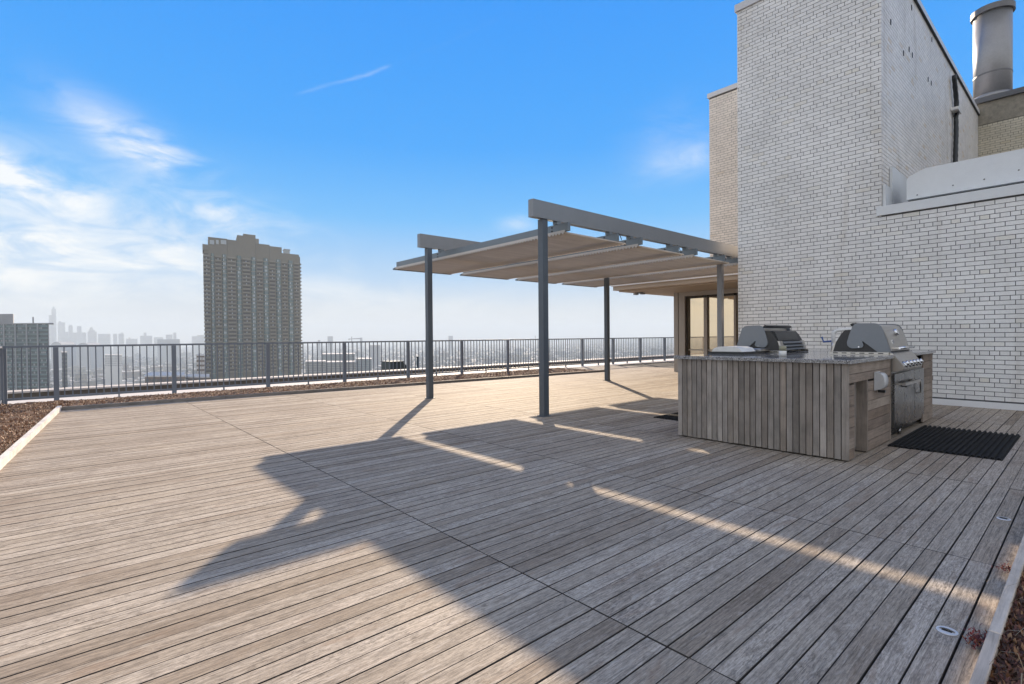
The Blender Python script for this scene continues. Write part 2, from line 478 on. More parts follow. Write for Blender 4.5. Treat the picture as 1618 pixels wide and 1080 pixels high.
M_DECK = deck_material()
M_DECKS = flat('gap shade board edge', (0.05, 0.042, 0.036), 0.9)  # near-black sides and chamfers paint the shade inside the board gaps
M_UNDER = flat('dark under deck', (0.008, 0.007, 0.0065), 0.95)
M_ISLV = wood_material('island slat wood', 2, [(0.15, 0.13, 0.112), (0.31, 0.277, 0.248), (0.22, 0.187, 0.158), (0.36, 0.32, 0.285), (0.19, 0.168, 0.148), (0.28, 0.232, 0.192)])
M_ISLH = wood_material('island board wood', 0, [(0.22, 0.165, 0.125), (0.3, 0.24, 0.195), (0.25, 0.195, 0.155), (0.33, 0.27, 0.22), (0.19, 0.145, 0.115)], 0.5)
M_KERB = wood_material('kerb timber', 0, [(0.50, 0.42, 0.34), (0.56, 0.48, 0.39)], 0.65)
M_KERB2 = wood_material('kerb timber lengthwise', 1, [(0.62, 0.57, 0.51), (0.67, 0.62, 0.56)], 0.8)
M_KERBD = wood_material('shaded kerb timber', 0, [(0.20, 0.18, 0.165), (0.23, 0.21, 0.19)], 0.7)  # dark copy of the kerb timber, the far kerb's shade painted in
M_BRICK = brick_material('white glazed brick', (0.81, 0.805, 0.80), (0.77, 0.745, 0.69))
M_BRICKS = brick_material('stained white brick', (0.80, 0.77, 0.74), (0.7, 0.6, 0.48), 0.5)
M_BRICKW = brick_material('bounce warmed brick', (0.76, 0.70, 0.63), (0.68, 0.6, 0.5))  # warm bounced light on the wall painted into the brick tone
M_BRICKY = brick_material('yellowed brick', (0.58, 0.52, 0.40), (0.5, 0.42, 0.28))
M_MORTAR = flat('dark mortar', (0.10, 0.10, 0.10), 0.9)
M_CAP = flat('grey coping metal', (0.60, 0.60, 0.61), 0.45, 0.0, 0.06, 2.0)
M_CLAD = flat('white metal cladding', (0.66, 0.675, 0.68), 0.4, 0.0, 0.05, 1.5)
M_WHITE = flat('white painted trim', (0.74, 0.74, 0.74), 0.5, 0.0, 0.05, 2.0)
M_DARKGAP = flat('dark recess', (0.02, 0.024, 0.026), 0.6)
M_CONC = flat('exposed aggregate concrete', (0.26, 0.23, 0.18), 0.95, 0.0, 0.35, 8.0, 0.5)
M_ROOFD = flat('dark roof edge', (0.09, 0.09, 0.095), 0.5)
M_GALV = flat('galvanised flue metal', (0.30, 0.295, 0.295), 0.45, 0.5, 0.12, 2.5)
M_GALVD = flat('flue rim metal', (0.15, 0.145, 0.145), 0.5, 0.4)
M_POST = flat('blue grey post paint', (0.082, 0.10, 0.122), 0.42, 0.2, 0.08, 4.0)
M_BEAM = flat('silver beam paint', (0.225, 0.238, 0.255), 0.38, 0.4, 0.08, 3.0)
M_PURL = flat('grey purlin paint', (0.17, 0.20, 0.225), 0.42, 0.4, 0.08, 3.0)
M_CORR = flat('tan corrugated sheet', (0.74, 0.60, 0.46), 0.55, 0.0, 0.1, 1.2)
M_STRIP = flat('pale closure strip', (0.50, 0.47, 0.44), 0.45, 0.1, 0.06, 3.0)
M_BOLT = flat('dark bolt steel', (0.03, 0.03, 0.032), 0.5, 0.5)
M_FENCE = flat('fence paint', (0.15, 0.172, 0.205), 0.45, 0.1, 0.06, 3.0)
M_ROOM = flat('beige room frame', (0.38, 0.345, 0.305), 0.5, 0.1, 0.05, 2.0)
M_SOFFIT = flat('beige soffit', (0.46, 0.38, 0.30), 0.6, 0.0, 0.05, 2.0)
M_BRONZE = flat('bronze door frame', (0.045, 0.032, 0.02), 0.4, 0.5)
M_GRAN = granite_material()
M_STEEL = steel_material('brushed stainless steel', (0.56, 0.53, 0.49), 0.34, 0)
M_STEELD = steel_material('brushed door steel', (0.29, 0.285, 0.28), 0.28, 2)
M_CHROME = steel_material('polished chrome', (0.75, 0.76, 0.78), 0.16, 0)
M_DULL = flat('dull cast metal', (0.66, 0.65, 0.64), 0.5, 0.15, 0.08, 30.0)
M_GPANEL = flat('grill grey enamel', (0.21, 0.225, 0.24), 0.42, 0.1, 0.06, 4.0)
M_GDARK = flat('grill dark body', (0.05, 0.048, 0.046), 0.55, 0.2, 0.15, 6.0)
M_BLACK = flat('black enamel', (0.012, 0.014, 0.016), 0.32, 0.0)
M_RUBBER = flat('black rubber', (0.013, 0.013, 0.013), 0.8, spec=0.2)
M_PLAST = flat('grey plastic cover', (0.52, 0.52, 0.52), 0.35)
M_PLASTW = flat('white plastic', (0.72, 0.70, 0.66), 0.4)
M_BLUE = flat('blue handle plastic', (0.06, 0.12, 0.35), 0.4)
M_JAR = flat('olive jar', (0.26, 0.25, 0.17), 0.25)
M_SOIL = soil_material()
M_LEAF = leaf_material('dry sedum stems', [(0.0, (0.09, 0.05, 0.03)), (0.3, (0.28, 0.145, 0.075)), (0.6, (0.40, 0.24, 0.135)), (0.85, (0.50, 0.39, 0.27)), (1.0, (0.46, 0.19, 0.09))])
M_RED = leaf_material('red sedum leaves', [(0.0, (0.05, 0.012, 0.014)), (0.5, (0.14, 0.02, 0.02)), (0.8, (0.24, 0.05, 0.04)), (1.0, (0.3, 0.14, 0.05))])
M_BEDR = leaf_material('brown red sedum', [(0.0, (0.03, 0.014, 0.01)), (0.4, (0.10, 0.035, 0.022)), (0.7, (0.17, 0.06, 0.035)), (0.9, (0.26, 0.13, 0.06)), (1.0, (0.32, 0.2, 0.1))])
M_STRAW = leaf_material('straw grass', [(0.0, (0.25, 0.18, 0.1)), (1.0, (0.5, 0.4, 0.26))])
M_ROOFW = flat('pale roof membrane', (0.55, 0.52, 0.49), 0.8, 0, 0.1, 0.8)
M_PARAP = flat('dark parapet face', (0.11, 0.09, 0.07), 0.9, 0, 0.3, 2.5)
M_COPE = flat('pale stone coping', (0.50, 0.45, 0.40), 0.75, 0, 0.08, 1.5)
M_VENT = flat('dark green vent hood', (0.035, 0.05, 0.055), 0.5, 0.3)
def shade_sheet():
    m = bpy.data.materials.new('tan translucent corrugated sheet'); m.use_nodes = True
    t = NT(m.node_tree)
    for n in list(t.n): t.n.remove(n)
    o = t.new('ShaderNodeOutputMaterial'); p = pos(t)
    st = t.noise(scalev(t, p, (0.8, 7, 1)), 1.5, 4, 0.6)
    k = t.ramp(st, [(0.3, 0.88), (0.7, 1.06)])
    d = t.new('ShaderNodeBsdfDiffuse'); t.link(t.mix(1.0, (0.66, 0.615, 0.56, 1), k, 'MULTIPLY'), d.inputs['Color'])
    tr = t.new('ShaderNodeBsdfTranslucent'); t.link(t.mix(1.0, (0.45, 0.39, 0.31, 1), k, 'MULTIPLY'), tr.inputs['Color'])
    mx = t.new('ShaderNodeMixShader'); mx.inputs[0].default_value = 0.42
    t.link(d.outputs[0], mx.inputs[1]); t.link(tr.outputs[0], mx.inputs[2]); t.link(mx.outputs[0], o.inputs[0])
    return m
M_CORR = shade_sheet()
def glass_bronze():
    m = bpy.data.materials.new('bronze reflective glass'); m.use_nodes = True
    t = NT(m.node_tree)
    for n in list(t.n): t.n.remove(n)
    o = t.new('ShaderNodeOutputMaterial')
    g = t.new('ShaderNodeBsdfGlossy'); g.inputs['Color'].default_value = (0.86, 0.69, 0.48, 1); g.inputs['Roughness'].default_value = 0.01
    d = t.new('ShaderNodeBsdfDiffuse'); d.inputs['Color'].default_value = (0.05, 0.04, 0.03, 1)
    mx = t.new('ShaderNodeMixShader'); mx.inputs[0].default_value = 0.15
    t.link(g.outputs[0], mx.inputs[1]); t.link(d.outputs[0], mx.inputs[2]); t.link(mx.outputs[0], o.inputs[0])
    return m
M_GLASS = glass_bronze()

def pixel_area(corners):
    """area in the picture of a quad, clipped roughly to the frame"""
    pr = [project(c) for c in corners]
    inside = 0; N = 5
    c0, c1, c2, c3 = [Vector(c) for c in corners]
    pts = []
    for i in range(N):
        for j in range(N):
            a, b = (i + .5) / N, (j + .5) / N
            q = (c0 * (1 - a) + c1 * a) * (1 - b) + (c3 * (1 - a) + c2 * a) * b
            s = project(q)
            if s and 0 <= s[0] <= 1618 and 0 <= s[1] <= 1080:
                inside += 1
                pts.append((q - EYE).length_squared)
    if not inside: return 0.0
    A = ((c1 - c0).cross(c3 - c0)).length
    nrm = ((c1 - c0).cross(c3 - c0)).normalized()
    return sum(A / (N * N) * FPX * FPX / d * abs((((c0 + c2) / 2) - EYE).normalized().dot(nrm)) for d in pts)

# ================================================================== THE SETTING
# ---- roof slab under the deck
rb = MB()
rb.box(-8, -8, -0.4, 32, 14.5, -0.045)
tag(rb.build('roof_slab', M_UNDER), kind='structure')
# pale roof strip by the fence
rs = MB()
rs.box(-8, 12.95, -0.03, 32, 14.5, 0.004)
tag(rs.build('roof_strip', M_ROOFW), kind='structure')

# ---- deck: boards laid in panels
deck = thing('deck', (0, 0, 0), None, None, kind='structure')
BT = 0.03
def kerb_far_y(x): return 11.65 - 0.0636 * (x + 0.06) if x < 13.5 else 12.92
boards = []
rgg = random.Random(8)
rowgap = [rgg.uniform(0.0015, 0.0032) for _ in range(400)]
nrow = int((13.0 - DECK_Y0) / DECK_P) + 1
for pnl in range(-1, 13):
    xa = DECK_X0 + pnl * DECK_L
    xb = xa + DECK_L
    if pnl == -1: xa -= DECK_L
    if xb > 15.0 + DECK_L: continue
    for row in range(-1, nrow):
        ya = DECK_Y0 + row * DECK_P
        yb = ya + DECK_P
        x0, x1 = xa + 0.0026, xb - 0.0026
        lim = 11.7 if xa < 12.8 else 12.93
        if yb > lim: continue
        y0, y1 = ya + rowgap[row + 1], yb - rowgap[row + 2]
        if row == -1: y0 = 0.276
        # left edge follows the skewed kerb
        xk = -0.062 + 0.0817 * (ya - 11.66) - 0.03
        if x1 < xk: continue
        x0 = max(x0, xk)
        # not under the brick building
        if x0 > 10.95 and yb < 5.2: continue
        if x1 > 11.02 and yb < 5.2: x1 = 11.02
        q = [(x0, y0, 0), (x1, y0, 0), (x1, y1, 0), (x0, y1, 0)]
        boards.append((pixel_area(q), x0, y0, x1, y1, row, pnl))
boards.sort(key=lambda b: -b[0])
rest = MB()
board_cache = {}
rng = random.Random(3)
for i, (a, x0, y0, x1, y1, row, pnl) in enumerate(boards):
    dzz = rng.uniform(-0.0012, 0.0012); dyy = rng.uniform(-0.0008, 0.0008)
    if i < 300:
        key = (round(x1 - x0, 3), round(y1 - y0, 4))
        me = board_cache.get(key)
        if me is None:
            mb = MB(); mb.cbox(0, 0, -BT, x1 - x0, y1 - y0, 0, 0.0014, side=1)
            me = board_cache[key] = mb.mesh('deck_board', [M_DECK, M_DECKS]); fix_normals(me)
        o = bpy.data.objects.new('deck_board', me)
        COL.objects.link(o); o.parent = deck; o.location = (x0, y0 + dyy, dzz)
    else:
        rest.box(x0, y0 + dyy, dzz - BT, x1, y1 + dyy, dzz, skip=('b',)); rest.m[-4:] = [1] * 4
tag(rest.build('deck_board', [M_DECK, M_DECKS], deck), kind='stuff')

# ---- kerb timbers
def skew_box(mb, p0, p1, wid, z0, z1, side=1, c=0.004):
    p0, p1 = Vector((p0[0], p0[1], 0)), Vector((p1[0], p1[1], 0))
    d = (p1 - p0); n = Vector((-d.y, d.x, 0)).normalized() * wid * side
    a, b_, c_, d_ = p0, p1, p1 + n, p0 + n
    v = [(*q[:2], z0) for q in (a, b_, c_, d_)] + [(*q[:2], z1) for q in (a, b_, c_, d_)]
    mb.add(v, [(0, 3, 2, 1), (4, 5, 6, 7), (0, 1, 5, 4), (1, 2, 6, 5), (2, 3, 7, 6), (3, 0, 4, 7)])
def kerb_left(y): return -0.062 + 0.0817 * (y - 11.66)
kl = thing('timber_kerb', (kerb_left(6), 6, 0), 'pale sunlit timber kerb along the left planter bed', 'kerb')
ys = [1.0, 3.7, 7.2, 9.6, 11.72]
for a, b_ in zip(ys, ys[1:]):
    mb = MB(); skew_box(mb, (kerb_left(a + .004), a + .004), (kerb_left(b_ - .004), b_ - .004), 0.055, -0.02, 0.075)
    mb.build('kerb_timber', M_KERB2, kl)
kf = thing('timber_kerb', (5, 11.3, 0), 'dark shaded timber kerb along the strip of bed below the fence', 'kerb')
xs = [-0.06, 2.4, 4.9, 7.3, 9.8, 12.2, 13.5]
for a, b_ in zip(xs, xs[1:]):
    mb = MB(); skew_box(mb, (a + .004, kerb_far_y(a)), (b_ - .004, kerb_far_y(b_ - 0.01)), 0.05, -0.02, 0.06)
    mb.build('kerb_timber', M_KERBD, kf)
kr = thing('timber_kerb', (3, 0.28, 0), 'weathered timber kerb beside the red sedum bed at the right edge', 'kerb')
xs = [0.6, 2.62, 4.45, 6.3, 8.2]
for a, b_ in zip(xs, xs[1:]):
    mb = MB(); mb.cbox(a + .002, 0.236, -0.02, b_ - .002, 0.272, 0.072, 0.003)
    mb.build('kerb_timber', M_KERB, kr)

# ---- planter beds (ground cover)
def bed(name, outline_fn, n, label_mat, zbase, seed, leaf=0.03, extra=None):
    pass
def sprigs(mb, rng, x, y, z, k, size, red=False):
    for _ in range(k):
        a = rng.uniform(0, 2 * math.pi); t = rng.uniform(0.15, 1.2)
        l = size * rng.uniform(0.5, 1.3); w = l * rng.uniform(0.1, 0.26)
        d = Vector((math.cos(a) * math.cos(t), math.sin(a) * math.cos(t), math.sin(t)))
        s = d.cross(Vector((0, 0, 1)))
        s = (s.normalized() if s.length > 1e-3 else Vector((1, 0, 0))) * w
        p = Vector((x + rng.uniform(-.03, .03), y + rng.uniform(-.03, .03), z))
        mb.add([p, p + d * l * .5 + s, p + d * l, p + d * l * .5 - s], [(0, 1, 2, 3)], 0, False, rng.random())
bedg = MB()   # uneven soil sheets
def soil_sheet(mb, x0, x1, y0fn, y1fn, nx, ny, z, rng, amp=0.02):
    o = len(mb.v); vs = []
    for i in range(nx + 1):
        x = x0 + (x1 - x0) * i / nx
        for j in range(ny + 1):
            y = y0fn(x) + (y1fn(x) - y0fn(x)) * j / ny
            vs.append((x, y, z + rng.uniform(-amp, amp) * (0 if j in (0, ny) else 1)))
    fs = []
    for i in range(nx):
        for j in range(ny):
            a = i * (ny + 1) + j
            fs.append((a, a + ny + 1, a + ny + 2, a + 1))
    mb.add(vs, fs, 0, True)
rg = random.Random(11)
soil_sheet(bedg, -0.05, 13.5, lambda x: kerb_far_y(x) + 0.045, lambda x: 13.02, 200, 16, 0.035, rg, 0.022)
tag(bedg.build('planting_soil', M_SOIL, recalc=False), kind='structure')
bl = MB()
def transposed(mb, y0, y1, x0fn, x1fn, ny, nx, z, rng, amp):
    vs, fs = [], []
    for j in range(ny + 1):
        y = y0 + (y1 - y0) * j / ny
        for i in range(nx + 1):
            x = x0fn(y) + (x1fn(y) - x0fn(y)) * i / nx
            vs.append((x, y, z + rng.uniform(-amp, amp) * (0 if i in (0, nx) else 1)))
    for j in range(ny):
        for i in range(nx):
            a = j * (nx + 1) + i
            fs.append((a, a + 1, a + nx + 2, a + nx + 1))
    mb.add(vs, fs, 0, True)
transposed(bl, 2.0, 13.02, lambda y: -7.5, lambda y: kerb_left(y) - 0.05, 130, 70, 0.045, rg, 0.025)
tag(bl.build('planting_soil', M_SOIL, recalc=False), kind='structure')
br_ = MB()
soil_sheet(br_, 0.3, 9.0, lambda x: -1.5, lambda x: 0.235, 150, 20, 0.045, rg, 0.02)
tag(br_.build('planting_soil', M_SOIL, recalc=False), kind='structure')
sp = MB()
for _ in range(9000):
    x = rg.uniform(-0.1, 13.4); y = rg.uniform(kerb_far_y(x) + 0.06, 12.98)
    sprigs(sp, rg, x, y, 0.03, 4, 0.034)
for _ in range(16000):
    y = rg.uniform(5.0, 12.98); x = kerb_left(y) - 0.07 - rg.random() ** 1.5 * 3.2
    sprigs(sp, rg, x, y, 0.04, 4, 0.034)
tag(sp.build('sedum', M_LEAF, recalc=False), 'dry brown sedum covering the beds by the fence and left kerb', 'ground cover', kind='stuff')
sp = MB()
for _ in range(9000):
    x = rg.uniform(1.6, 4.6); y = 0.225 - rg.random() ** 1.3 * 0.8
    sprigs(sp, rg, x, y, 0.045, 3, 0.026)
tag(sp.build('sedum', M_BEDR, recalc=False), 'dark red and brown sedum filling the bed at the right edge', 'ground cover', kind='stuff')
sp = MB()
for _ in range(120):
    x = rg.uniform(2.0, 3.6); y = rg.uniform(-0.3, 0.2)
    a = rg.uniform(0, 6.28); l = rg.uniform(.05, .16); h = rg.uniform(.04, .12)
    p = Vector((x, y, .05)); d = Vector((math.cos(a), math.sin(a), 0)); s = Vector((-d.y, d.x, 0)) * .0016
    pts = [p, p + d * l * .4 + Vector((0, 0, h)), p + d * l * .8 + Vector((0, 0, h * .8)), p + d * l * 1.1 + Vector((0, 0, h * .2))]
    for q0, q1 in zip(pts, pts[1:]):
        sp.add([q0 - s, q0 + s, q1 + s, q1 - s], [(0, 1, 2, 3)], 0, False, rg.random())
tag(sp.build('straw_grass', M_STRAW, recalc=False), 'thin curled straw coloured grass blades in the right bed', 'grass', kind='stuff')
def tuft(x, y, n, size, label, seed, spread=0.05):
    r2 = random.Random(seed); mb = MB()
    for _ in range(n):
        sprigs(mb, r2, x + r2.gauss(0, spread), y + abs(r2.gauss(0, spread * .8)), 0.012 + abs(r2.gauss(0, 0.018)), 1, size)
    o = mb.build('sedum_tuft', M_RED, recalc=False, off=(x, y, 0))
    tag(o, label, 'plant', 'red sedum tufts spilling over the right kerb')
tuft(2.61, 0.278, 300, 0.018, 'larger dark red sedum tuft spilling over the kerb beside the near deck light', 1, 0.022)
tuft(3.5, 0.278, 120, 0.016, 'smaller pinkish red sedum tuft creeping over the kerb at the board joint', 2, 0.02)

# ---- parapet behind the fence
pp = thing('parapet', (10, 14.5, 0), 'low dark roof parapet with pale coping behind the fence', 'parapet')
mb = MB(); mb.box(-8, 14.5, -0.3, 32, 14.85, 0.122); mb.build('parapet_wall', M_PARAP, pp)
x = -8.0
while x < 32:
    mb = MB(); mb.cbox(x + .004, 14.47, 0.124, x + 2.496, 14.95, 0.16, 0.006); mb.build('coping_stone', M_COPE, pp); x += 2.5
lr = MB(); lr.box(-8, 14.85, -2.2, 32, 20, -1.6)
tag(lr.build('lower_roof', M_ROOFW), kind='structure')

# ---- fence
FY = 13.35
fence = thing('fence', (10, FY, 0), 'blue grey metal railing with upright bars along the roof edge', 'fence')
FX0, FX1, FSP = -0.9, 30.6, 1.932
mb = MB(); mb.box(FX0, FY - .03, 1.062, FX1, FY + .03, 1.1); mb.build('top_rail', M_FENCE, fence)
mb = MB(); mb.box(FX0, FY - .018, 0.075, FX1, FY + .018, 0.118); mb.build('bottom_rail', M_FENCE, fence)
pmb = MB(); pmb.box(-.04, -.038, 0, .04, .028, 1.06)
pme = pmb.mesh('post', M_FENCE); fix_normals(pme)
bmb = MB(); bmb.box(-.0095, -.0095, .118, .0095, .0095, 1.062, skip=('b', 't'))
bme = bmb.mesh('baluster', M_FENCE); fix_normals(bme)
fmb = MB(); fmb.box(-.035, -.05, 0.004, .035, .05, .018); fmb.box(-.012, -.035, .0185, .012, .012, .15)
fme = fmb.mesh('rail_foot', M_FENCE); fix_normals(fme)
def child(name, me, par, loc):
    o = bpy.data.objects.new(name, me); COL.objects.link(o); o.parent = par
    o.location = Vector(loc) - wloc(par); return o
px_ = [-0.86] + [-0.137 + FSP * k for k in range(16)]
nb = 0
for a, b_ in zip(px_, px_[1:]):
    child('post', pme, fence, (a, FY, 0.0))
    n = max(2, round((b_ - a) / 0.1208))
    for k in range(1, n):
        if nb < 298:
            child('baluster', bme, fence, (a + (b_ - a) * k / n, FY, 0)); nb += 1
    if b_ - a > 1: child('rail_foot', fme, fence, ((a + b_) / 2, FY, 0))
child('post', pme, fence, (px_[-1], FY, 0))
# the return of the fence at the left corner
fence2 = thing('fence', (-0.9, 12, 0), 'short return of the metal railing turning the corner at the left edge', 'fence')
mb = MB(); mb.box(-.93, 8.0, 1.062, -.87, FY - .09, 1.1); mb.build('top_rail', M_FENCE, fence2)
mb = MB(); mb.box(-.918, 8.0, .075, -.882, FY - .09, .118); mb.build('bottom_rail', M_FENCE, fence2)
for k in range(3): child('post', pme, fence2, (-.9, FY - .13 - 1.93 * k, 0))
for k in range(1, 45):
    if k % 16: child('baluster', bme, fence2, (-.9, FY - .13 - .1208 * k, 0))
# a grey socket and a vent pipe on the lower roof behind
vh = thing('vent_hood', (7.9, 16.2, -1.6), 'dark sheet metal vent hood with a slanted side beyond the parapet', 'vent')
p0 = at(618, 572, 0); 
def on_y(px, py, Y):
    r = ray(px, py); return EYE + r * (Y / r.y)
a = on_y(618, 572.5, 16.2); b_ = on_y(637, 571.3, 16.2); c_ = on_y(644.5, 580, 16.2)
mb = MB(); mb.prism([(a.x, -1.6), (a.x, a.z), (b_.x, b_.z), (c_.x, c_.z), (c_.x, -1.6)], lambda u, v, t: (u, t, v), 16.2, 16.9)
mb.build('hood_body', M_VENT, vh)
mb = MB(); mb.obox((a.x - .03, 16.17, a.z), (b_.x - a.x + .05, 0, b_.z - a.z), (0, .76, 0), (0, 0, .03)); mb.build('hood_lid', M_VENT, vh)
d_ = on_y(660, 565, 16.4)
vp = thing('vent_pipe', (d_.x, 16.4, -1.6), 'thin dark vent pipe standing beyond the parapet', 'pipe')
mb = MB(); mb.tube((d_.x, 16.4, -1.6), (d_.x, 16.4, d_.z), .04, n=12); mb.build('pipe_stem', M_VENT, vp)
mb = MB(); mb.tube((d_.x, 16.4, d_.z), (d_.x, 16.4, d_.z + .05), .052, n=12); mb.build('pipe_collar', M_VENT, vp)

# ================================================================== BRICK BUILDING
bld = thing('brick_building', (11, 0, 0), 'tall white brick penthouse block with a flue, beside the outdoor kitchen', 'building')
CO, ST, JT = 0.0717, 0.234, 0.0095
ZH = 0.441 - CO / 2        # bottom of one header course
def courses(z0, z1):
    k = math.ceil((z0 - ZH) / CO - 1e-6)
    out = []
    # cut course at the bottom
    while True:
        a = ZH + k * CO
        if a + CO > z1 + 0.02: break
        out.append((a + JT / 2, min(a + CO - JT / 2, z1 - 0.002), k % 6 == 0, k)); k += 1
    return out
def brick_spans(u0, u1, header, k, phase):
    w = ST / 2 if header else ST
    off = phase + (0.25 * ST if header else (0.5 * ST if k % 2 else 0))
    i = math.floor((u0 - off) / w)
    out = []
    while off + i * w < u1:
        a, b = max(u0, off + i * w), min(u1, off + (i + 1) * w)
        if b - a > 0.025: out.append((a + JT / 2 * (a > u0), b - JT / 2 * (b < u1)))
        i += 1
    return out
# front wall: mortar body then bricks proud of it
mb = MB()
mb.box(11.0, -7.0, -0.1, 11.6, 2.56, 3.29)
mb.box(11.0, 2.56, -0.1, 11.6, 5.13, 8.13)
fw = mb.build('front_wall', M_MORTAR, bld)
PR = 0.008
blist = []
for z0, z1, hd, k in courses(0.10, 8.13):
    for a, b in brick_spans(-7.0 if z1 < 3.3 else 2.552, 5.136, hd, k, 0.02):
        blist.append((a, b, z0, z1))
scored = []
for a, b, z0, z1 in blist:
    q = [(11 - PR, a, z0), (11 - PR, b, z0), (11 - PR, b, z1), (11 - PR, a, z1)]
    s = pixel_area(q)
    # hidden by the kitchen island or the grills
    pc = project(((11 - PR), (a + b) / 2, (z0 + z1) / 2))
    if pc and ((1165 < pc[0] < 1475 and pc[1] > 558) or (1165 < pc[0] < 1265 and pc[1] > 515) or (1315 < pc[0] < 1440 and pc[1] > 510)): s = 0
    scored.append((s, a, b, z0, z1))
scored.sort(key=lambda t_: -t_[0])
def brick_mesh(w, h, d, r):
    m_ = MB(); m_.box(0, -w / 2, -h / 2, d, w / 2, h / 2, r=r, skip=('x1',))
    me = m_.mesh('brick', M_BRICK); return me
bcache = {}
restb = MB()
for i, (s, a, b, z0, z1) in enumerate(scored):
    if i < 300 and s > 0:
        key = (round(b - a, 3), round(z1 - z0, 3), i % 5)
        me = bcache.get(key) or bcache.setdefault(key, brick_mesh(b - a, z1 - z0, PR + .004, random.random()))
        o = child('brick', me, fw, (11 - PR + rng.uniform(-.0008, .0008), (a + b) / 2, (z0 + z1) / 2))
    else:
        restb.box(11 - PR + rng.uniform(-.0008, .0008), a, z0, 11.003, b, z1, r=rng.random(), skip=('x1',))
tag(restb.build('brick', M_BRICK, fw, recalc=False), kind='stuff')
# side face of the tall part (faces the camera side, runs away)
mb = MB(); mb.box(11.6, 2.56, 3.2, 22.1, 2.9, 8.13); mb.build('side_wall', M_MORTAR, bld)
sw = bld.children[-1]
sb = MB()
for z0, z1, hd, k in courses(3.3, 8.13):
    for a, b in brick_spans(11.003, 22.09, hd, k + 1, 0.1):
        sb.box(a, 2.56 - PR + rng.uniform(-.0008, .0008), z0, b, 2.563, z1, r=rng.random(), skip=('y1',))
tag(sb.build('brick', M_BRICKS, sw, recalc=False), kind='stuff')
# left edge of the front block
mb = MB(); mb.box(11.02, 5.13, 0, 22, 5.142, 8.13); mb.build('return_wall', M_BRICKW, bld)
# set back upper block above the glass room
mb = MB(); mb.box(15.05, 5.2, 2.9, 22.0, 7.9, 8.47); mb.build('upper_wall', M_MORTAR, bld)
uw = bld.children[-1]
ub = MB()
for z0, z1, hd, k in courses(2.92, 8.46):
    for a, b in brick_spans(5.2, 7.906, hd, k, 0.07):
        ub.box(15.05 - PR + rng.uniform(-.0008, .0008), a, z0, 15.053, b, z1, r=rng.random(), skip=('x1',))
tag(ub.build('brick', M_BRICKW, uw, recalc=False), kind='stuff')
# copings
mb = MB()
mb.box(10.955, 2.515, 8.135, 11.35, 5.175, 8.285); mb.box(11.35, 2.515, 8.135, 22.1, 2.9, 8.285); mb.box(11.35, 2.9, 8.1, 22.1, 5.175, 8.2)
mb.build('tower_coping', M_CAP, bld)
mb = MB(); mb.box(15.0, 5.18, 8.475, 22.0, 7.95, 8.61); mb.build('upper_coping', M_CAP, bld)
mb = MB(); mb.box(11.36, 2.505, 8.118, 22.08, 2.56, 8.133); mb.build('drip_edge', M_DARKGAP, bld)
# base trim along the deck
mb = MB(); mb.box(10.972, -7.0, 0.0, 10.992, 5.13, 0.098); mb.build('base_trim', M_WHITE, bld)
# ledge and the clad upstand over the low part
mb = MB(); mb.box(10.955, -7.0, 3.295, 11.6, 2.617, 3.455); mb.build('ledge_trim', M_CLAD, bld)
mb = MB(); mb.box(11.42, -7.0, 3.455, 11.7, 2.25, 3.57); mb.build('shadow_gap', M_DARKGAP, bld)
mb = MB(); mb.prism([(-7.0, 3.562), (2.25, 3.562), (2.25, 3.92), (2.22, 3.965), (2.03, 4.05), (1.97, 4.062), (-7.0, 4.062)], lambda u, v, t: (t, u, v), 11.3, 12.2)
mb.build('clad_upstand', M_CLAD, bld)
mb = MB(); mb.box(11.5, 2.5, 3.46, 12.72, 2.545, 4.27); mb.build('flashing_plate', M_CLAD, bld)
mb = MB(); mb.box(11.04, 2.5, 3.46, 11.47, 2.546, 3.85); mb.build('flashing_plate', M_CLAD, bld)
mb = MB(); mb.box(12.2, -7, 3.2, 22.1, 2.5, 3.5); mb.build('roof', M_ROOFD, bld)
# back block with concrete band and flue
mb = MB(); mb.box(22.11, -7, 3.2, 25, 2.56, 7.8); mb.build('back_wall', M_MORTAR, bld)
bw = bld.children[-1]
bb = MB()
for z0, z1, hd, k in courses(4.5, 7.8):
    for a, b in brick_spans(-1.0, 2.55, hd, k, 0.05):
        bb.box(22.11 - PR, a, z0, 22.113, b, z1, r=rng.random(), skip=('x1',))
tag(bb.build('brick', M_BRICKY, bw, recalc=False), kind='stuff')
mb = MB(); mb.box(22.09, -7, 7.802, 25, 2.56, 8.48); mb.build('concrete_band', M_CONC, bld)
mb = MB(); mb.box(21.98, -7, 8.482, 25, 2.66, 8.64); mb.build('roof_edge', M_ROOFD, bld)
fl = MB(); FC = (22.62, 2.27)
fl.tube((*FC, 8.6), (*FC, 11.5), .47, n=40); flue = fl.build('flue', M_GALV, bld)
fl = MB()
def ring(mb, c, r0, r1, z0, z1, n=40):
    v = []
    for i in range(n):
        t = 2 * math.pi * i / n; cs_, sn = math.cos(t), math.sin(t)
        v += [(c[0] + r1 * cs_, c[1] + r1 * sn, z0), (c[0] + r1 * cs_, c[1] + r1 * sn, z1), (c[0] + r0 * cs_, c[1] + r0 * sn, z1), (c[0] + r0 * cs_, c[1] + r0 * sn, z0)]
    f = []
    for i in range(n):
        j = (i + 1) % n
        for k in range(4):
            f.append((4 * i + k, 4 * j + k, 4 * j + (k + 1) % 4, 4 * i + (k + 1) % 4))
    mb.add(v, f, 0, False)
ring(fl, FC, .40, .535, 11.38, 11.56); fl.build('flue_rim', M_GALVD, flue)
fl = MB(); ring(fl, FC, .465, .478, 9.42, 9.45); ring(fl, FC, .465, .474, 9.455, 9.47); fl.build('flue_seam', M_GALVD, flue)
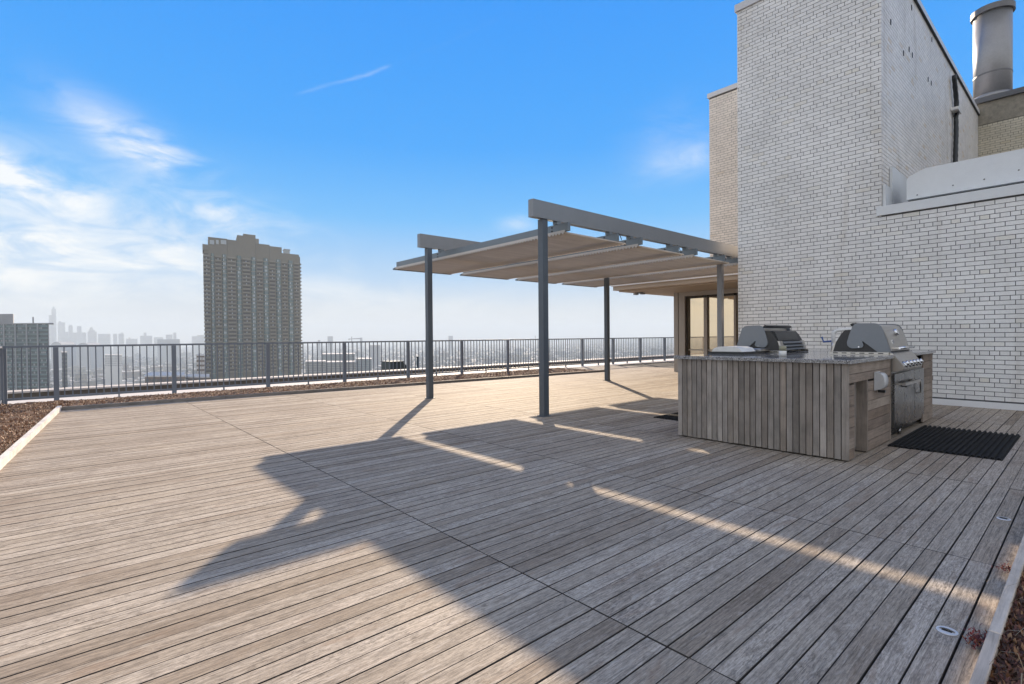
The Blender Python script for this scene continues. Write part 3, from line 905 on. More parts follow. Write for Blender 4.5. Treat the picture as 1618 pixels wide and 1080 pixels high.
fl = MB(); fl.tube((*FC, 8.642), (*FC, 8.8), .62, .475, n=40); fl.build('flue_collar', M_GALV, flue)
# small dark weep vents on the side wall, fixings on the cladding
wv = MB(); wv.box(-.02, -.004, -.05, .02, .004, .05); wvm = wv.mesh('weep_vent', M_DARKGAP)
for x, z in ((11.6, 6.96), (13.21, 7.89), (15.15, 7.96), (13.0, 6.96), (13.27, 6.94), (12.54, 6.72), (14.76, 6.92), (15.09, 6.94)):
    child('weep_vent', wvm, sw, (x, 2.545, z))
rv = MB(); rv.tube((0, 0, 0), (-.006, 0, 0), .012, .009, n=8); rvm = rv.mesh('fixing', M_GALVD)
cu = [o for o in bld.children if o.name.startswith('clad_upstand')][0]
for y, z in ((1.62, 3.68), (1.23, 3.69), (0.83, 3.74), (.3, 3.8), (2.1, 3.62)):
    child('fixing', rvm, cu, (11.2995, y, z))
# black drain hose on the side wall
hz = thing('drain_hose', (17.6, 2.5, 5.4), 'black corrugated hose running down the tall white brick side wall', 'hose')
pts = []
for i in range(40):
    z = 7.86 - (7.86 - 4.4) * i / 39
    xx = 17.45 + 0.32 * min(1, (7.86 - z) / .55) + 0.05 * math.sin(z * 3.1) - (.12 if z < 6.9 else 0)
    pts.append((xx, 2.475, z))
mb = MB(); mb.path(pts, [.05 + .006 * (i % 2) for i in range(40)], 10); mb.build('hose', M_BLACK, hz)
mb = MB(); mb.box(17.45, 2.40, 6.98, 17.95, 2.548, 7.04); mb.box(17.6, 2.4, 7.04, 17.75, 2.548, 7.1); mb.build('clamp', M_PLASTW, hz)

# ================================================================== GLASS ROOM
room = thing('glass_room', (15, 8.5, 0), 'beige framed garden room with bronze sliding glass under a deep roof', 'building')
mb = MB(); mb.box(13.1, 3.0, 2.62, 22, 10.12, 2.785); mb.build('roof_fascia', M_SOFFIT, room)
mb = MB(); mb.box(13.04, 3.0, 2.745, 13.1, 10.16, 2.80); mb.build('roof_trim', M_WHITE, room)
mb = MB(); mb.box(13.25, 3.0, 2.575, 22, 10.0, 2.62); mb.build('soffit', M_SOFFIT, room)
mb = MB(); mb.box(15.03, 8.76, 0, 15.25, 9.15, 2.575); mb.build('corner_column', M_ROOM, room)
mb = MB(); mb.box(15.02, 8.98, 0.0, 15.03, 8.995, 2.575); mb.build('column_joint', M_BRONZE, room)
mb = MB(); mb.box(15.03, 5.2, 2.44, 15.25, 8.76, 2.575); mb.build('header', M_ROOM, room)
mb = MB(); mb.box(15.2, 5.2, 0, 15.215, 8.76, 2.44); mb.build('glass_pane', M_GLASS, room)
mb = MB(); mb.box(15.25, 9.0, 0, 22, 9.12, 2.575); mb.build('side_wall', M_ROOM, room)
for y0, y1, mm in ((8.70, 8.76, M_BRONZE), (8.05, 8.16, M_ROOM), (7.13, 7.20, M_ROOM), (6.2, 6.3, M_BRONZE)):
    mb = MB(); mb.box(15.12, y0, 0, 15.198, y1, 2.44); mb.build('door_stile', mm, room)
mb = MB(); mb.box(15.12, 5.2, 2.37, 15.198, 8.70, 2.44); mb.build('door_head', M_BRONZE, room)
mb = MB(); mb.box(15.14, 5.2, 0.70, 15.198, 8.70, 0.735); mb.build('mid_rail', M_ROOM, room)
mb = MB(); mb.box(15.1, 5.2, 0.0, 15.198, 8.70, 0.07); mb.build('door_sill', M_BRONZE, room)
sl = thing('soffit_light', (13.9, 9.85, 2.5), 'small grey floodlight under the garden room soffit', 'lamp')
mb = MB(); mb.box(13.84, 9.6, 2.555, 13.96, 9.75, 2.574); mb.build('bracket', M_GPANEL, sl)
mb = MB(); mb.box(13.8, 9.5, 2.5, 13.95, 9.6, 2.55); mb.box(13.8, 9.75, 2.5, 13.95, 9.85, 2.55); mb.box(13.88, 9.6, 2.535, 13.92, 9.75, 2.555); mb.build('lamp_head', M_GPANEL, sl)

# ================================================================== PERGOLA
pg = thing('pergola', (8, 7, 0), 'grey steel pergola with corrugated roof sheets over the deck', 'pergola')
for (x, y, mm) in ((5.375, 8.62, M_POST), (5.385, 5.45, M_POST), (10.89, 8.62, M_POST), (10.83, 5.45, M_BEAM)):
    mb = MB(); mb.box(x - .052, y - .052, 0.012, x + .052, y + .052, 2.933)
    o = mb.build('post', mm, pg)
    mb = MB(); mb.box(x - .075, y - .075, 0.0, x + .075, y + .075, 0.012); mb.build('base_plate', M_POST, o)
for y, x0, x1 in ((5.43, 5.12, 13.0), (8.62, 5.16, 13.0)):
    mb = MB(); mb.box(x0, y - .05, 2.935, x1, y + .05, 3.19); mb.build('beam', M_BEAM, pg)
BAY, BW = 1.842, 1.50
for k in range(4):
    xs_ = 5.64 + k * BAY
    zs = 2.765
    for j, (xp, ye) in enumerate(((xs_ + .03, 5.18), (xs_ + 1.29, 5.24))):
        if xp > 13: continue
        mb = MB(); mb.box(xp - .026, ye, zs, xp + .026, 10.4 if j == 0 else 10.38, zs + .125)
        o = mb.build('purlin', M_PURL, pg)
        for yb_ in (5.43, 8.62):
            mb = MB()
            for zb in (.035, .09): mb.tube((xp - .034, yb_ + .08, zs + zb), (xp + .034, yb_ + .08, zs + zb), .013, n=8)
            mb.build('bolt', M_BOLT, o)
            mb = MB(); mb.box(xp - .045, yb_ - .045, zs + .126, xp + .045, yb_ + .045, 2.934); mb.build('bracket', M_PURL, o)
    # corrugated sheet: ribs across, seen from below; trapezoid profile along y
    pit = 0.068; y = 5.22; prof = []
    while y < 10.42:
        prof += [(y, 0.0), (y + pit * .38, 0.0), (y + pit * .5, 0.030), (y + pit * .88, 0.030)]; y += pit
    x0, x1 = xs_ - .02, min(xs_ + BW, 13.02)
    z0, z1 = zs - .034, zs - .036
    mb = MB()
    n = len(prof)
    mb.add([(x0, u, z0 + v) for u, v in prof] + [(x1, u, z1 + v) for u, v in prof], [(i, i + 1, n + i + 1, n + i) for i in range(n - 1)])
    mb.build('roof_sheet', M_CORR, pg, recalc=False)
    # toothed closure strip along the sheet edge
    mb = MB(); zt_, zb_ = zs + .012, zs - .05; y = 5.22; tv = []
    while y < 10.40:
        tv += [(y, zb_ + .026), (y + pit * .25, zb_ + .026), (y + pit * .5, zb_), (y + pit * .75, zb_)]; y += pit
    nn = len(tv); xq = x0 - .006
    mb.add([(xq, u, zt_) for u, v in tv] + [(xq, u, v) for u, v in tv], [(i, i + 1, nn + i + 1, nn + i) for i in range(nn - 1)])
    mb.add([(xq + .005, u, zt_) for u, v in tv] + [(xq + .005, u, v) for u, v in tv], [(i, nn + i, nn + i + 1, i + 1) for i in range(nn - 1)])
    mb.build('toothed_strip', M_STRIP, pg, recalc=False)
    # edge trims closing the sheet
    mb = MB(); mb.box(x0 - .03, 10.40, zs - .045, x1, 10.47, zs - .01); mb.build('sheet_trim', M_PURL, pg)
    # bent strap between second purlin and the next bay
    if k < 3:
        mb = MB(); xa = xs_ + 1.33
        pts = [(xa + .03 + .1 * math.sin(t * .5), 5.30, zs + .1 + .05 * math.cos(t)) for t in [i * .45 for i in range(8)]]
        mb.path(pts, .007, 6); mb.build('strap', M_BOLT, pg)

# ================================================================== KITCHEN ISLAND
IX0, IX1, IY0, IY1, IZ = 5.473, 9.13, 1.525, 3.285, 0.922
isl = thing('kitchen_island', (5.47, 1.525, 0), 'grey weathered wood outdoor kitchen counter with a granite top', 'kitchen counter')
mb = MB(); mb.box(IX0 + .03, IY0 + .12, 0.02, IX1 - .03, IY1 - .03, IZ - .01)
core = mb.build('carcass', M_UNDER, isl)
# long slatted face
nsl = 29; pw = (IY1 - IY0) / nsl
for i in range(nsl):
    y0 = IY0 + i * pw
    mb = MB(); mb.box(IX0 + rng.uniform(0, .002), y0 + .0042 * (i > 0), 0.014 + rng.uniform(0, .006), IX0 + .022, y0 + pw - .0042, IZ - .006, r=rng.random())
    mb.build('slat', M_ISLV, isl)
# end face of level boards round a niche
NX0, NX1, NZ = 5.65, 6.05, 0.735
CX0, CX1 = 6.935, 8.53      # grill cabinet opening
rows = 9; rh = (IZ - .02) / rows
def endboards(x0, x1, z_lo=0.0, z_hi=9):
    for i in range(rows):
        z0, z1 = .014 + i * rh + .0025, .014 + (i + 1) * rh - .0025
        if z1 <= z_lo + .02 or z0 >= z_hi - .02: continue
        mb = MB(); mb.box(x0, IY0 + rng.uniform(0, .002), max(z0, z_lo), x1, IY0 + .02, min(z1, z_hi), r=rng.random())
        mb.build('board', M_ISLH, isl)
endboards(IX0 + .024, NX0, 0, NZ)
endboards(NX1 + .022, CX0 - .02, 0, NZ)
endboards(IX0 + .024, CX0 - .02, NZ, 9)
endboards(CX1 + .01, IX1, 0, 9)
mb = MB(); mb.box(NX1, IY0 - .003, .012, NX1 + .02, IY0 + .12, NZ); mb.build('niche_jamb', M_ISLV, isl)
mb = MB(); mb.box(NX0 - .001, IY0 + .002, .012, NX0 + .012, IY0 + .12, NZ - .002); mb.build('niche_jamb', M_ISLV, isl)
for a, b_ in ((NX0 + .014, NX0 + .2), (NX0 + .206, NX1 - .002)):
    mb = MB(); mb.box(a, IY0 + .09, .05, b_, IY0 + .105, NZ - .002, r=rng.random()); mb.build('niche_board', M_ISLV, isl)
mb = MB(); mb.box(CX0 - .02, IY0 - .004, .012, CX0, IY0 + .12, IZ - .006); mb.build('jamb', M_ISLV, isl)
# right end and back faces
for i in range(rows):
    z0, z1 = .014 + i * rh + .0025, .014 + (i + 1) * rh - .0025
    mb = MB(); mb.box(IX1 - .022, IY0 + .022, z0, IX1 - .001, IY1 - .022, z1, r=rng.random()); mb.build('board', M_ISLH, isl)
mb = MB(); mb.box(IX0 + .03, IY1 - .028, .014, IX1 - .03, IY1 - .005, IZ - .006); mb.build('rear_panel', M_ISLH, isl)
# granite: two strips with the grills let in between
GZ0, GZ1 = IZ - .004, IZ + .033
mb = MB()
GX, GY0, GY1 = IX0 - .035, IY0 - .03, IY1 + .03
mb.cbox(GX, GY0, GZ0, 6.95, GY1, GZ1, .004)
mb.cbox(7.86, GY0, GZ0, IX1 + .04, GY1, GZ1, .004)
mb.cbox(6.951, IY0 + .62, GZ0, 7.859, IY1 - .62, GZ1 - .0005, .003)
mb.build('countertop', M_GRAN, isl)
# steel doors under the near grill
mb = MB(); mb.box(CX0, IY0 + .01, .075, CX1, IY0 + .12, .76); mb.build('cabinet_frame', M_STEELD, isl)
mb = MB(); mb.box(CX0 + .02, IY0 + .06, .012, CX1 - .02, IY0 + .12, .073); mb.build('toe_kick', M_BLACK, isl)
dr = []
for a, b_ in ((7.03, 7.485), (7.495, 7.985), (8.0, 8.50)):
    mb = MB(); mb.cbox(a, IY0 - .016, .13, b_, IY0 + .008, .74, .004); o = mb.build('door', M_STEELD, isl); dr.append(o)
mb = MB(); mb.box(7.18, IY0 - .085, .60, 7.95, IY0 - .055, .632); mb.box(7.2, IY0 - .056, .605, 7.225, IY0 - .0165, .628); mb.box(7.9, IY0 - .056, .605, 7.925, IY0 - .0165, .628)
mb.build('handle', M_STEEL, dr[0])
mb = MB(); mb.box(7.42, IY0 - .05, .565, 7.6, IY0 - .0165, .604); mb.build('latch', M_BLACK, dr[0])
mb = MB(); mb.path([(8.12, IY0 - .017, .60), (8.12, IY0 - .05, .59), (8.12, IY0 - .05, .45), (8.12, IY0 - .017, .44)], .008, 8); mb.build('handle', M_STEEL, dr[2])
mb = MB(); mb.tube((7.45, IY0 + .03, .0), (7.45, IY0 + .03, .075), .018, n=8); mb.build('levelling_foot', M_STEELD, isl)
# weatherproof outlet on the end face
ob = thing('outlet_cover', (6.38, IY0 - .0, .70), 'grey domed weatherproof outlet cover on the wooden counter end', 'outlet')
mb = MB(); mb.cbox(6.28, IY0 - .014, .61, 6.46, IY0 - .003, .80, .003); mb.build('back_plate', M_PLAST, ob)
poly = []
for i in range(9):
    t = math.pi * i / 8
    poly.append((.705 + .088 * math.cos(t), .012 + .075 * math.sin(t) ** .6))
mb = MB(); mb.prism(poly, lambda u, v, t: (t, IY0 - .002 - v, u), 6.29, 6.45, smooth=True); mb.build('domed_lid', M_PLAST, ob)
mb = MB(); mb.box(6.35, IY0 - .08, .585, 6.39, IY0 - .02, .612); mb.build('cord_port', M_BLACK, ob)

# ---- grills
def make_grill():
    """local frame: x along the width, y = depth from the front, z from the counter"""
    g = thing('gas_grill', (0, 0, 0), 'stainless gas grill with its lid and knobs facing the wall side mat', 'grill')
    Wd = .9
    panel = [(0, 0), (.04, .15), (.088, .292), (.12, .322), (.16, .33), (.31, .333), (.35, .32), (.375, .28), (.405, .19), (.425, .11), (.42, .075), (.40, .052), (.37, .04), (.30, .043), (.268, .055), (.258, .075), (.272, .118), (.262, .124), (.25, .112), (.12, 0.0)]
    for x in (0.0, Wd - .018):
        mb = MB(); mb.prism(panel, lambda u, v, t: (t, u, v), x, x + .018); p = mb.build('side_panel', M_GPANEL, g)
        mb = MB(); xx = x - .004 if x == 0 else x + .018
        mb.tube((xx, .305, .058), (xx + .004, .305, .058), .008, n=10); mb.build('rivet', M_CHROME, p)
    body = [(.005, 0), (.03, .09), (.09, .24), (.30, .262), (.45, .255), (.49, .21), (.545, .11), (.575, 0)]
    mb = MB(); mb.prism(body, lambda u, v, t: (t, u, v), .0185, Wd - .0185); mb.build('firebox', M_GDARK, g)
    hood = [(.002, .012), (.018, .085), (.042, .17), (.075, .255), (.102, .297), (.14, .312), (.3, .315), (.34, .29), (.34, .012)]
    mb = MB(); mb.prism(hood, lambda u, v, t: (t, u, v), .032, Wd - .032); h = mb.build('hood', M_STEEL, g)
    # thermometer on the sloping front
    n_ = Vector((0, -.93, .36)).normalized(); c = Vector((.48, .052, .225))
    mb = MB(); mb.tube(c - n_ * .01, c + n_ * .018, .042, .036, n=24); th = mb.build('thermometer', M_CHROME, h)
    mb = MB(); mb.tube(c + n_ * .0185, c + n_ * .02, .028, n=24); mb.build('dial', M_PLASTW, th)
    c = Vector((.20, .020, .115))
    mb = MB(); mb.obox(c + Vector((-.022, 0, -.022)), (.044, 0, 0), (0, -.006, .002), (0, .014, .046)); bd = mb.build('badge', M_CHROME, h)
    mb = MB(); mb.obox(c + Vector((-.013, -.0075, -.012)), (.026, 0, 0), (0, -.002, .0005), (0, .008, .026)); mb.build('emblem', M_GPANEL, bd)
    mb = MB(); mb.tube((.12, -.055, .045), (.80, -.055, .045), .014, n=14); hd_ = mb.build('handle', M_CHROME, h)
    mb = MB()
    for x in (.13, .79): mb.box(x - .012, -.05, .034, x + .012, .02, .056)
    mb.build('handle_bracket', M_STEEL, hd_)
    # sloping control panel below the counter edge, knobs along it
    cp = [(-.118, -.185), (-.122, -.15), (-.02, -.012), (.012, -.004), (.012, -.215), (-.06, -.215)]
    mb = MB(); mb.prism(cp, lambda u, v, t: (t, u, v), .0, Wd + .0); cpo = mb.build('control_panel', M_STEEL, g)
    kn = Vector((0, -.82, .57))
    for i in range(5):
        c = Vector((.11 + .165 * i, -.108, -.135))
        mb = MB(); mb.tube(c, c + kn * .01, .037, .034, n=18); k_ = mb.build('knob', M_CHROME, cpo)
        mb = MB(); mb.tube(c + kn * .01, c + kn * .045, .027, .022, n=16); mb.build('grip', M_CHROME, k_)
        mb = MB(); mb.tube(c - kn * .004, c + kn * .004, .043, .042, n=18); mb.build('bezel', M_BLACK, k_)
    # slotted trim at both ends
    for x, s in ((-.03, 1), (Wd + .012, 1)):
        mb = MB(); mb.box(x, .01, -.028, x + .018, .6, -.002); tr = mb.build('end_trim', M_STEEL, g)
        mb = MB()
        for k in range(6): mb.box(x - .002, .06 + k * .09, -.019, x + .02, .11 + k * .09, -.009)
        mb.build('trim_slot', M_BLACK, tr)
    # rear: black curved roll with slatted vents under it
    mb = MB(); mb.prism([(.345, .318), (.37, .338), (.40, .325), (.39, .30), (.35, .295)], lambda u, v, t: (t, u, v), .03, Wd - .05); mb.build('rear_bar', M_BLACK, g)
    mb = MB(); mb.prism([(.452, .26), (.50, .248), (.535, .16), (.545, .135), (.52, .13)], lambda u, v, t: (t, u, v), .17, Wd - .04, smooth=False); mb.build('rear_shield', M_BLACK, g)
    mb = MB(); mb.prism([(.545, 0), (.535, .125), (.56, .125), (.595, 0)], lambda u, v, t: (t, u, v), .022, .12); mb.build('rear_corner', M_STEEL, g)
    mb = MB(); mb.prism([(.547, 0), (.537, .125), (.562, .125), (.597, 0)], lambda u, v, t: (t, u, v), Wd - .12, Wd - .022); mb.build('rear_corner', M_STEEL, g)
    for k in range(3):
        z = .095 - .042 * k; y = .555 + .016 * k
        mb = MB(); mb.prism([(y - .03, z + .025), (y + .022, z + .012), (y + .022, z - .004), (y - .03, z + .01)], lambda u, v, t: (t, u, v), .125, Wd - .125); mb.build('rear_slat', M_GPANEL, g)
    return g
g1 = make_grill()
g1.location = (6.955, 1.53, .985)
g1['label'] = 'stainless grill with shiny lid front and five knobs, near end of the counter'
g1['group'] = 'gas grills set into the wooden counter'
g2 = dup(g1, (6.955 + .9, 3.285, .985), math.pi, 'farther grill turned away, showing black vented rear, by the glass room', 'gas grills set into the wooden counter')
# loose things on the counter
CT = GZ1
jr = thing('jar', (5.92, 2.275, CT), 'short jar with pale lower half standing on the granite counter', 'jar')
mb = MB(); mb.tube((5.92, 2.275, CT + .001), (5.92, 2.275, CT + .062), .038, n=20); mb.build('jar_base', M_PLASTW, jr)
mb = MB(); mb.tube((5.92, 2.275, CT + .062), (5.92, 2.275, CT + .118), .037, n=20); mb.build('glass_top', M_JAR, jr)
ty = thing('side_burner_lid', (6.45, 3.0, CT), 'low pale steel lid of a side burner on the far counter corner', 'lid')
mb = MB(); mb.box(6.2, 2.82, CT + .001, 6.62, 3.29, CT + .03); mb.build('burner_tray', M_BLACK, ty)
mb = MB(); mb.prism([(2.86, CT + .031), (2.90, CT + .075), (2.96, CT + .092), (3.16, CT + .092), (3.22, CT + .07), (3.25, CT + .031)], lambda u, v, t: (t, u, v), 6.22, 6.6); mb.build('burner_cover', M_PLASTW, ty)
bx = thing('steel_tray', (6.75, 2.95, CT), 'small grey steel tray between the pale lid and the farther grill', 'tray')
mb = MB(); mb.box(6.66, 2.86, CT + .001, 6.9, 3.0, CT + .028); mb.build('tray_base', M_BLACK, bx)
mb = MB(); mb.cbox(6.65, 2.82, CT + .03, 6.9, 3.02, CT + .06, .006); mb.build('tray_top', M_STEEL, bx)
fc = thing('faucet', (8.05, 2.52, CT), 'white gooseneck sink faucet with blue lever behind the near grill', 'faucet')
bx_, by_ = 8.1, 2.44
pts = [(bx_, by_, CT), (bx_, by_, CT + .20)]
for i in range(7):
    t = math.pi / 2 * i / 6
    pts.append((bx_ + .035 * (1 - math.cos(t)), by_ - .075 * (1 - math.cos(t)), CT + .24 + .055 * math.sin(t)))
pts += [(bx_ + .1, by_ - .18, CT + .30), (bx_ + .14, by_ - .27, CT + .30), (bx_ + .155, by_ - .30, CT + .27), (bx_ + .155, by_ - .30, CT + .2)]
mb = MB(); mb.path(pts, .025, 12); mb.build('spout', M_PLASTW, fc)
mb = MB(); mb.tube((bx_, by_, CT), (bx_, by_, CT + .12), .03, n=14); mb.build('faucet_body', M_STEEL, fc)
mb = MB(); mb.path([(bx_, by_ + .02, CT + .14), (bx_ - .01, by_ + .12, CT + .13), (bx_ - .02, by_ + .14, CT + .2)], .014, 8); mb.build('lever', M_BLUE, fc)

# ---- mats and deck lights
mat_ = thing('rubber_mat', (7.4, 1.0, 0), 'black ribbed rubber mat on the deck before the near grill', 'mat')
def ribbed(par, x0, x1, y0, y1, n, h=0.014):
    w = (y1 - y0) / n
    mb = MB(); mb.box(x0, y0, .0015, x1, y1, .005); mb.build('backing', M_RUBBER, par)
    rib = MB(); rib.prism([(-w * .3, .0), (-w * .2, h - .005), (w * .2, h - .005), (w * .3, .0)], lambda u, v, t: (t, u, v), 0, x1 - x0)
    me = rib.mesh('rib', M_RUBBER); fix_normals(me)
    for i in range(n): child('rib', me, par, (x0, y0 + (i + .5) * w, .005))
ribbed(mat_, 6.56, 8.28, .585, 1.475, 19, .022)
mat2 = thing('rubber_mat', (7.2, 4.06, 0), 'smaller dark mat on the deck behind the counter, mostly hidden', 'mat')
ribbed(mat2, 6.43, 8.1, 3.78, 4.26, 10)
def deck_light(x, y, label):
    M_CHROME = M_DULL
    d = thing('deck_light', (x, y, .001), label, 'deck light', 'round recessed deck lights by the right kerb')
    mb = MB(); mb.tube((x, y, .0008), (x, y, .0035), .036, .034, n=28); mb.build('rim', M_CHROME, d)
    # half hood over a dark slot
    v, f = [], []
    n = 14
    for i in range(n + 1):
        t = math.pi * i / n - math.pi * 0.5
        for j in range(5):
            q = math.pi / 2 * j / 4
            v.append((x - .003 + .026 * math.cos(t) * math.cos(q), y + .026 * math.sin(t) * math.cos(q), .0036 + .009 * math.sin(q)))
    for i in range(n):
        for j in range(4): f.append((i * 5 + j, (i + 1) * 5 + j, (i + 1) * 5 + j + 1, i * 5 + j + 1))
    mb = MB(); mb.add(v, f, 0, True); mb.build('hood', M_CHROME, d)
    mb = MB(); mb.box(x - .010, y - .016, .0036, x - .005, y + .016, .0075); mb.build('lens', M_BLACK, d)
deck_light(2.655, .397, 'round metal deck light beside the larger red sedum tuft')
deck_light(4.527, .397, 'round metal deck light farther along the board, nearer the mat')

# ================================================================== THE CITY
GZ = -90.0
def hdir(px):
    r = ray(px, 530); r.z = 0; return r     # depth 1 along the view
def gpoint(px, depth):
    r = hdir(px); return Vector((r.x * depth, r.y * depth, 0))
cg = MB(); cg.add([(-6500, -6500, GZ), (6500, -6500, GZ), (6500, 6500, GZ), (-6500, 6500, GZ)], [(0, 1, 2, 3)])
tag(cg.build('city_ground', city_ground_material()), kind='structure')
VIEWH = Vector((CF.x, CF.y, 0)).normalized()
RIGHTH = Vector((CR.x, CR.y, 0)).normalized()
def ztop(py, px, depth): return at(px, py, depth).z
def fbox(mb, px0, px1, py, depth, thick, m=0, zb=GZ, py2=None):
    """an upright block facing the terrace between two bearings"""
    a, b = gpoint(px0, depth), gpoint(px1, depth)
    z0 = ztop(py, px0, depth); z1 = z0 if py2 is None else ztop(py2, px1, depth)
    t = hdir((px1 if px1 < 809 else px0) + (1.0 if px1 < 809 else -1.0)).normalized() * thick
    v = [(a.x, a.y, zb), (b.x, b.y, zb), (b.x + t.x, b.y + t.y, zb), (a.x + t.x, a.y + t.y, zb),
         (a.x, a.y, z0), (b.x, b.y, z1), (b.x + t.x, b.y + t.y, z1), (a.x + t.x, a.y + t.y, z0)]
    mb.add(v, [(0, 3, 2, 1), (4, 5, 6, 7), (0, 1, 5, 4), (1, 2, 6, 5), (2, 3, 7, 6), (3, 0, 4, 7)], m)
M_SKYL = flat('skyline facade', (0.58, 0.56, 0.53), 0.7, 0, 0.1, .01)  # lightened so that part of the haze fading is painted into the colour
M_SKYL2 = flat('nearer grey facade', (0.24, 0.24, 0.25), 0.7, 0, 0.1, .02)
# downtown skyline, each tower its own thing
SD = 2400
sky_list = [
    ('tallest dark stepped skyscraper of the hazy downtown skyline', [(77.5, 81.9, 497.5), (82, 89.3, 487.5), (84, 87, 484)]),
    ('broad flat topped skyscraper just right of the tallest tower', [(91.5, 103.2, 509), (93, 97, 507)]),
    ('low hazy tower in the gap right of the broad skyscraper', [(103.3, 108.2, 524)]),
    ('slim round shouldered skyscraper, second peak from the tallest tower', [(108.4, 115.2, 514.5), (109.5, 114, 513)]),
    ('low hazy block left of the square topped tower', [(115.4, 121.8, 525)]),
    ('square topped slim skyscraper in mid skyline', [(122, 129, 514.8)]),
    ('low wide block right of the square topped tower', [(129.2, 136.5, 525)]),
    ('domed skyscraper with stepped shoulders in the hazy skyline', [(138.3, 152.8, 524), (140, 150.5, 521), (142, 147, 517)]),
    ('wide flat block right of the domed skyscraper', [(154.6, 174.5, 527.3)]),
    ('left one of a pair of slim square towers', [(178.6, 185.2, 527)]),
    ('right one of a pair of slim square towers', [(187.2, 195.9, 526.6), (192, 194, 525)]),
    ('long low roofline of hazy blocks after the pair of towers', [(199, 217, 535), (203, 206, 533)]),
    ('hazy block with a narrow raised core in the middle of the skyline', [(221.5, 240.5, 530.2), (227, 231.5, 525.2)]),
    ('faint low block before the long grey roof', [(243, 258, 532.6)]),
    ('pale twin block behind the long grey roof', [(262, 272.5, 528.3)]),
    ('slender round topped tower behind the long grey roof', [(273.8, 278.8, 525.2)]),
    ('faint low block beside the brown apartment tower', [(303, 311, 531), (311.3, 323, 529)]),
]
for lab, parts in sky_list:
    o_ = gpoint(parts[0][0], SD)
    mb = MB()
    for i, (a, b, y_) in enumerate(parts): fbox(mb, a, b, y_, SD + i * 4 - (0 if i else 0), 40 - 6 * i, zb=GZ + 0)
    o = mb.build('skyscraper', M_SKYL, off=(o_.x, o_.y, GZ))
    tag(o, lab, 'skyscraper', 'downtown towers in the haze')
# antennas of the tallest
o_ = gpoint(84, SD)
mb = MB(); fbox(mb, 248.5, 284, 535.8, 1900, 60)
o_ = gpoint(248, 1900)
tag(mb.build('grey_warehouse', M_SKYL2, off=(o_.x, o_.y, GZ)), 'long grey flat roofed block standing out before the skyline', 'building')
for a, b, y_, d, lab in ((517.5, 526, 531, 2600, 'faint square block on the horizon right of the apartment tower'), (502, 506, 537, 2200, 'tiny dark block on the horizon above the fence post'), (568.6, 572.6, 533, 2600, 'small faint block at the end of the crane jib'),
                    (708.6, 715.6, 530.3, 2800, 'faint domed block on the horizon between the front pergola posts'), (583, 601, 545, 1500, 'bluish square office block fading in the haze right of the crane')):
    o_ = gpoint(a, d); mb = MB(); fbox(mb, a, b, y_, d, 40)
    tag(mb.build('office_block', M_SKYL2, off=(o_.x, o_.y, GZ)), lab, 'building')
# tower crane
o_ = gpoint(555.5, 1700)
cr_ = thing('tower_crane', (o_.x, o_.y, GZ), 'thin tower crane on the horizon right of the apartment tower', 'crane')
mb = MB(); fbox(mb, 555, 556.2, 531.5, 1700, 2.5); mb.build('mast', M_SKYL2, cr_)
mb = MB(); fbox(mb, 550.5, 571, 534.8, 1699, 2.0, zb=ztop(535.7, 555, 1700), py2=533.6); mb.build('jib', M_SKYL2, cr_)
mb = MB(); fbox(mb, 550.5, 552.3, 534.5, 1697, 4, zb=ztop(537, 551, 1700)); mb.build('counterweight', M_SKYL2, cr_)
o_ = gpoint(845.8, 1800)
mb = MB(); fbox(mb, 845.4, 846.2, 529.8, 1800, 2); tag(mb.build('radio_mast', M_SKYL2, off=(o_.x, o_.y, GZ)), 'thin radio mast on the far horizon beside the middle pergola post', 'mast')
# small domes just above the rail
for a, b, y_, d, lab in ((80, 97, 539.5, 1500, 'low arched hall roof rising above the fence beside the green office block'), (120, 142, 541.5, 1500, 'wide shallow arched roof above the fence below the skyline')):
    o_ = gpoint(a, d); mb = MB()
    A, B = gpoint(a, d), gpoint(b, d); zt = ztop(y_, a, d); h = 9
    poly = [(0, GZ), (0, zt - h)] + [(i / 10, zt - h + h * math.sin(math.pi * i / 10)) for i in range(1, 10)] + [(1, zt - h), (1, GZ)]
    mb.prism(poly, lambda u, v, t: tuple(A + (B - A) * u + VIEWH * t + Vector((0, 0, v))), 0, 50)
    tag(mb.build('arched_hall', M_SKYL2, off=(o_.x, o_.y, GZ)), lab, 'building')

# ---- brown apartment tower
M_APT = flat('brown tower brick', (0.165, 0.142, 0.104), 0.85, 0, 0.12, .08)
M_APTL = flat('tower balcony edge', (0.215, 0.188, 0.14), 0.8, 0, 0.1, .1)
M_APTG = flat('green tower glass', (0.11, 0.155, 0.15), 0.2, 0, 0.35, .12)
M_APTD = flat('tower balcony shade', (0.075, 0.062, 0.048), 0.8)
M_APTW = flat('pale tower window', (0.33, 0.36, 0.37), 0.3)
PL = at(322.5, 400, 375); PL.z = 0
PR_ = at(474, 400, 423); PR_.z = 0
TU = (PR_ - PL); TWID = TU.length; TU.normalize()
TN = -hdir(322.6).normalized()
def t_at(px):
    """distance along the tower front for a bearing"""
    r = hdir(px)
    # solve PL + u*TU parallel to r
    den = TU.x * r.y - TU.y * r.x
    return (PL.y * r.x - PL.x * r.y) / den
def t_z(px, py):
    u = t_at(px); p = PL + TU * u
    d = Vector((p.x, p.y, 0)).dot(Vector((CF.x, CF.y, 0)))
    k = p.x / ray(px, py).x if abs(ray(px, py).x) > .05 else p.y / ray(px, py).y
    return EYE.z + ray(px, py).z * k
apt = thing('apartment_tower', (PL.x, PL.y, GZ), 'tall brown brick apartment tower with green glass bays and balconies', 'building')
def tb(mb, u0, u1, n0, n1, z0, z1, m=0):
    mb.obox(PL + TU * u0 + TN * n0 + Vector((0, 0, z0)), TU * (u1 - u0), TN * (n1 - n0), (0, 0, z1 - z0), m)
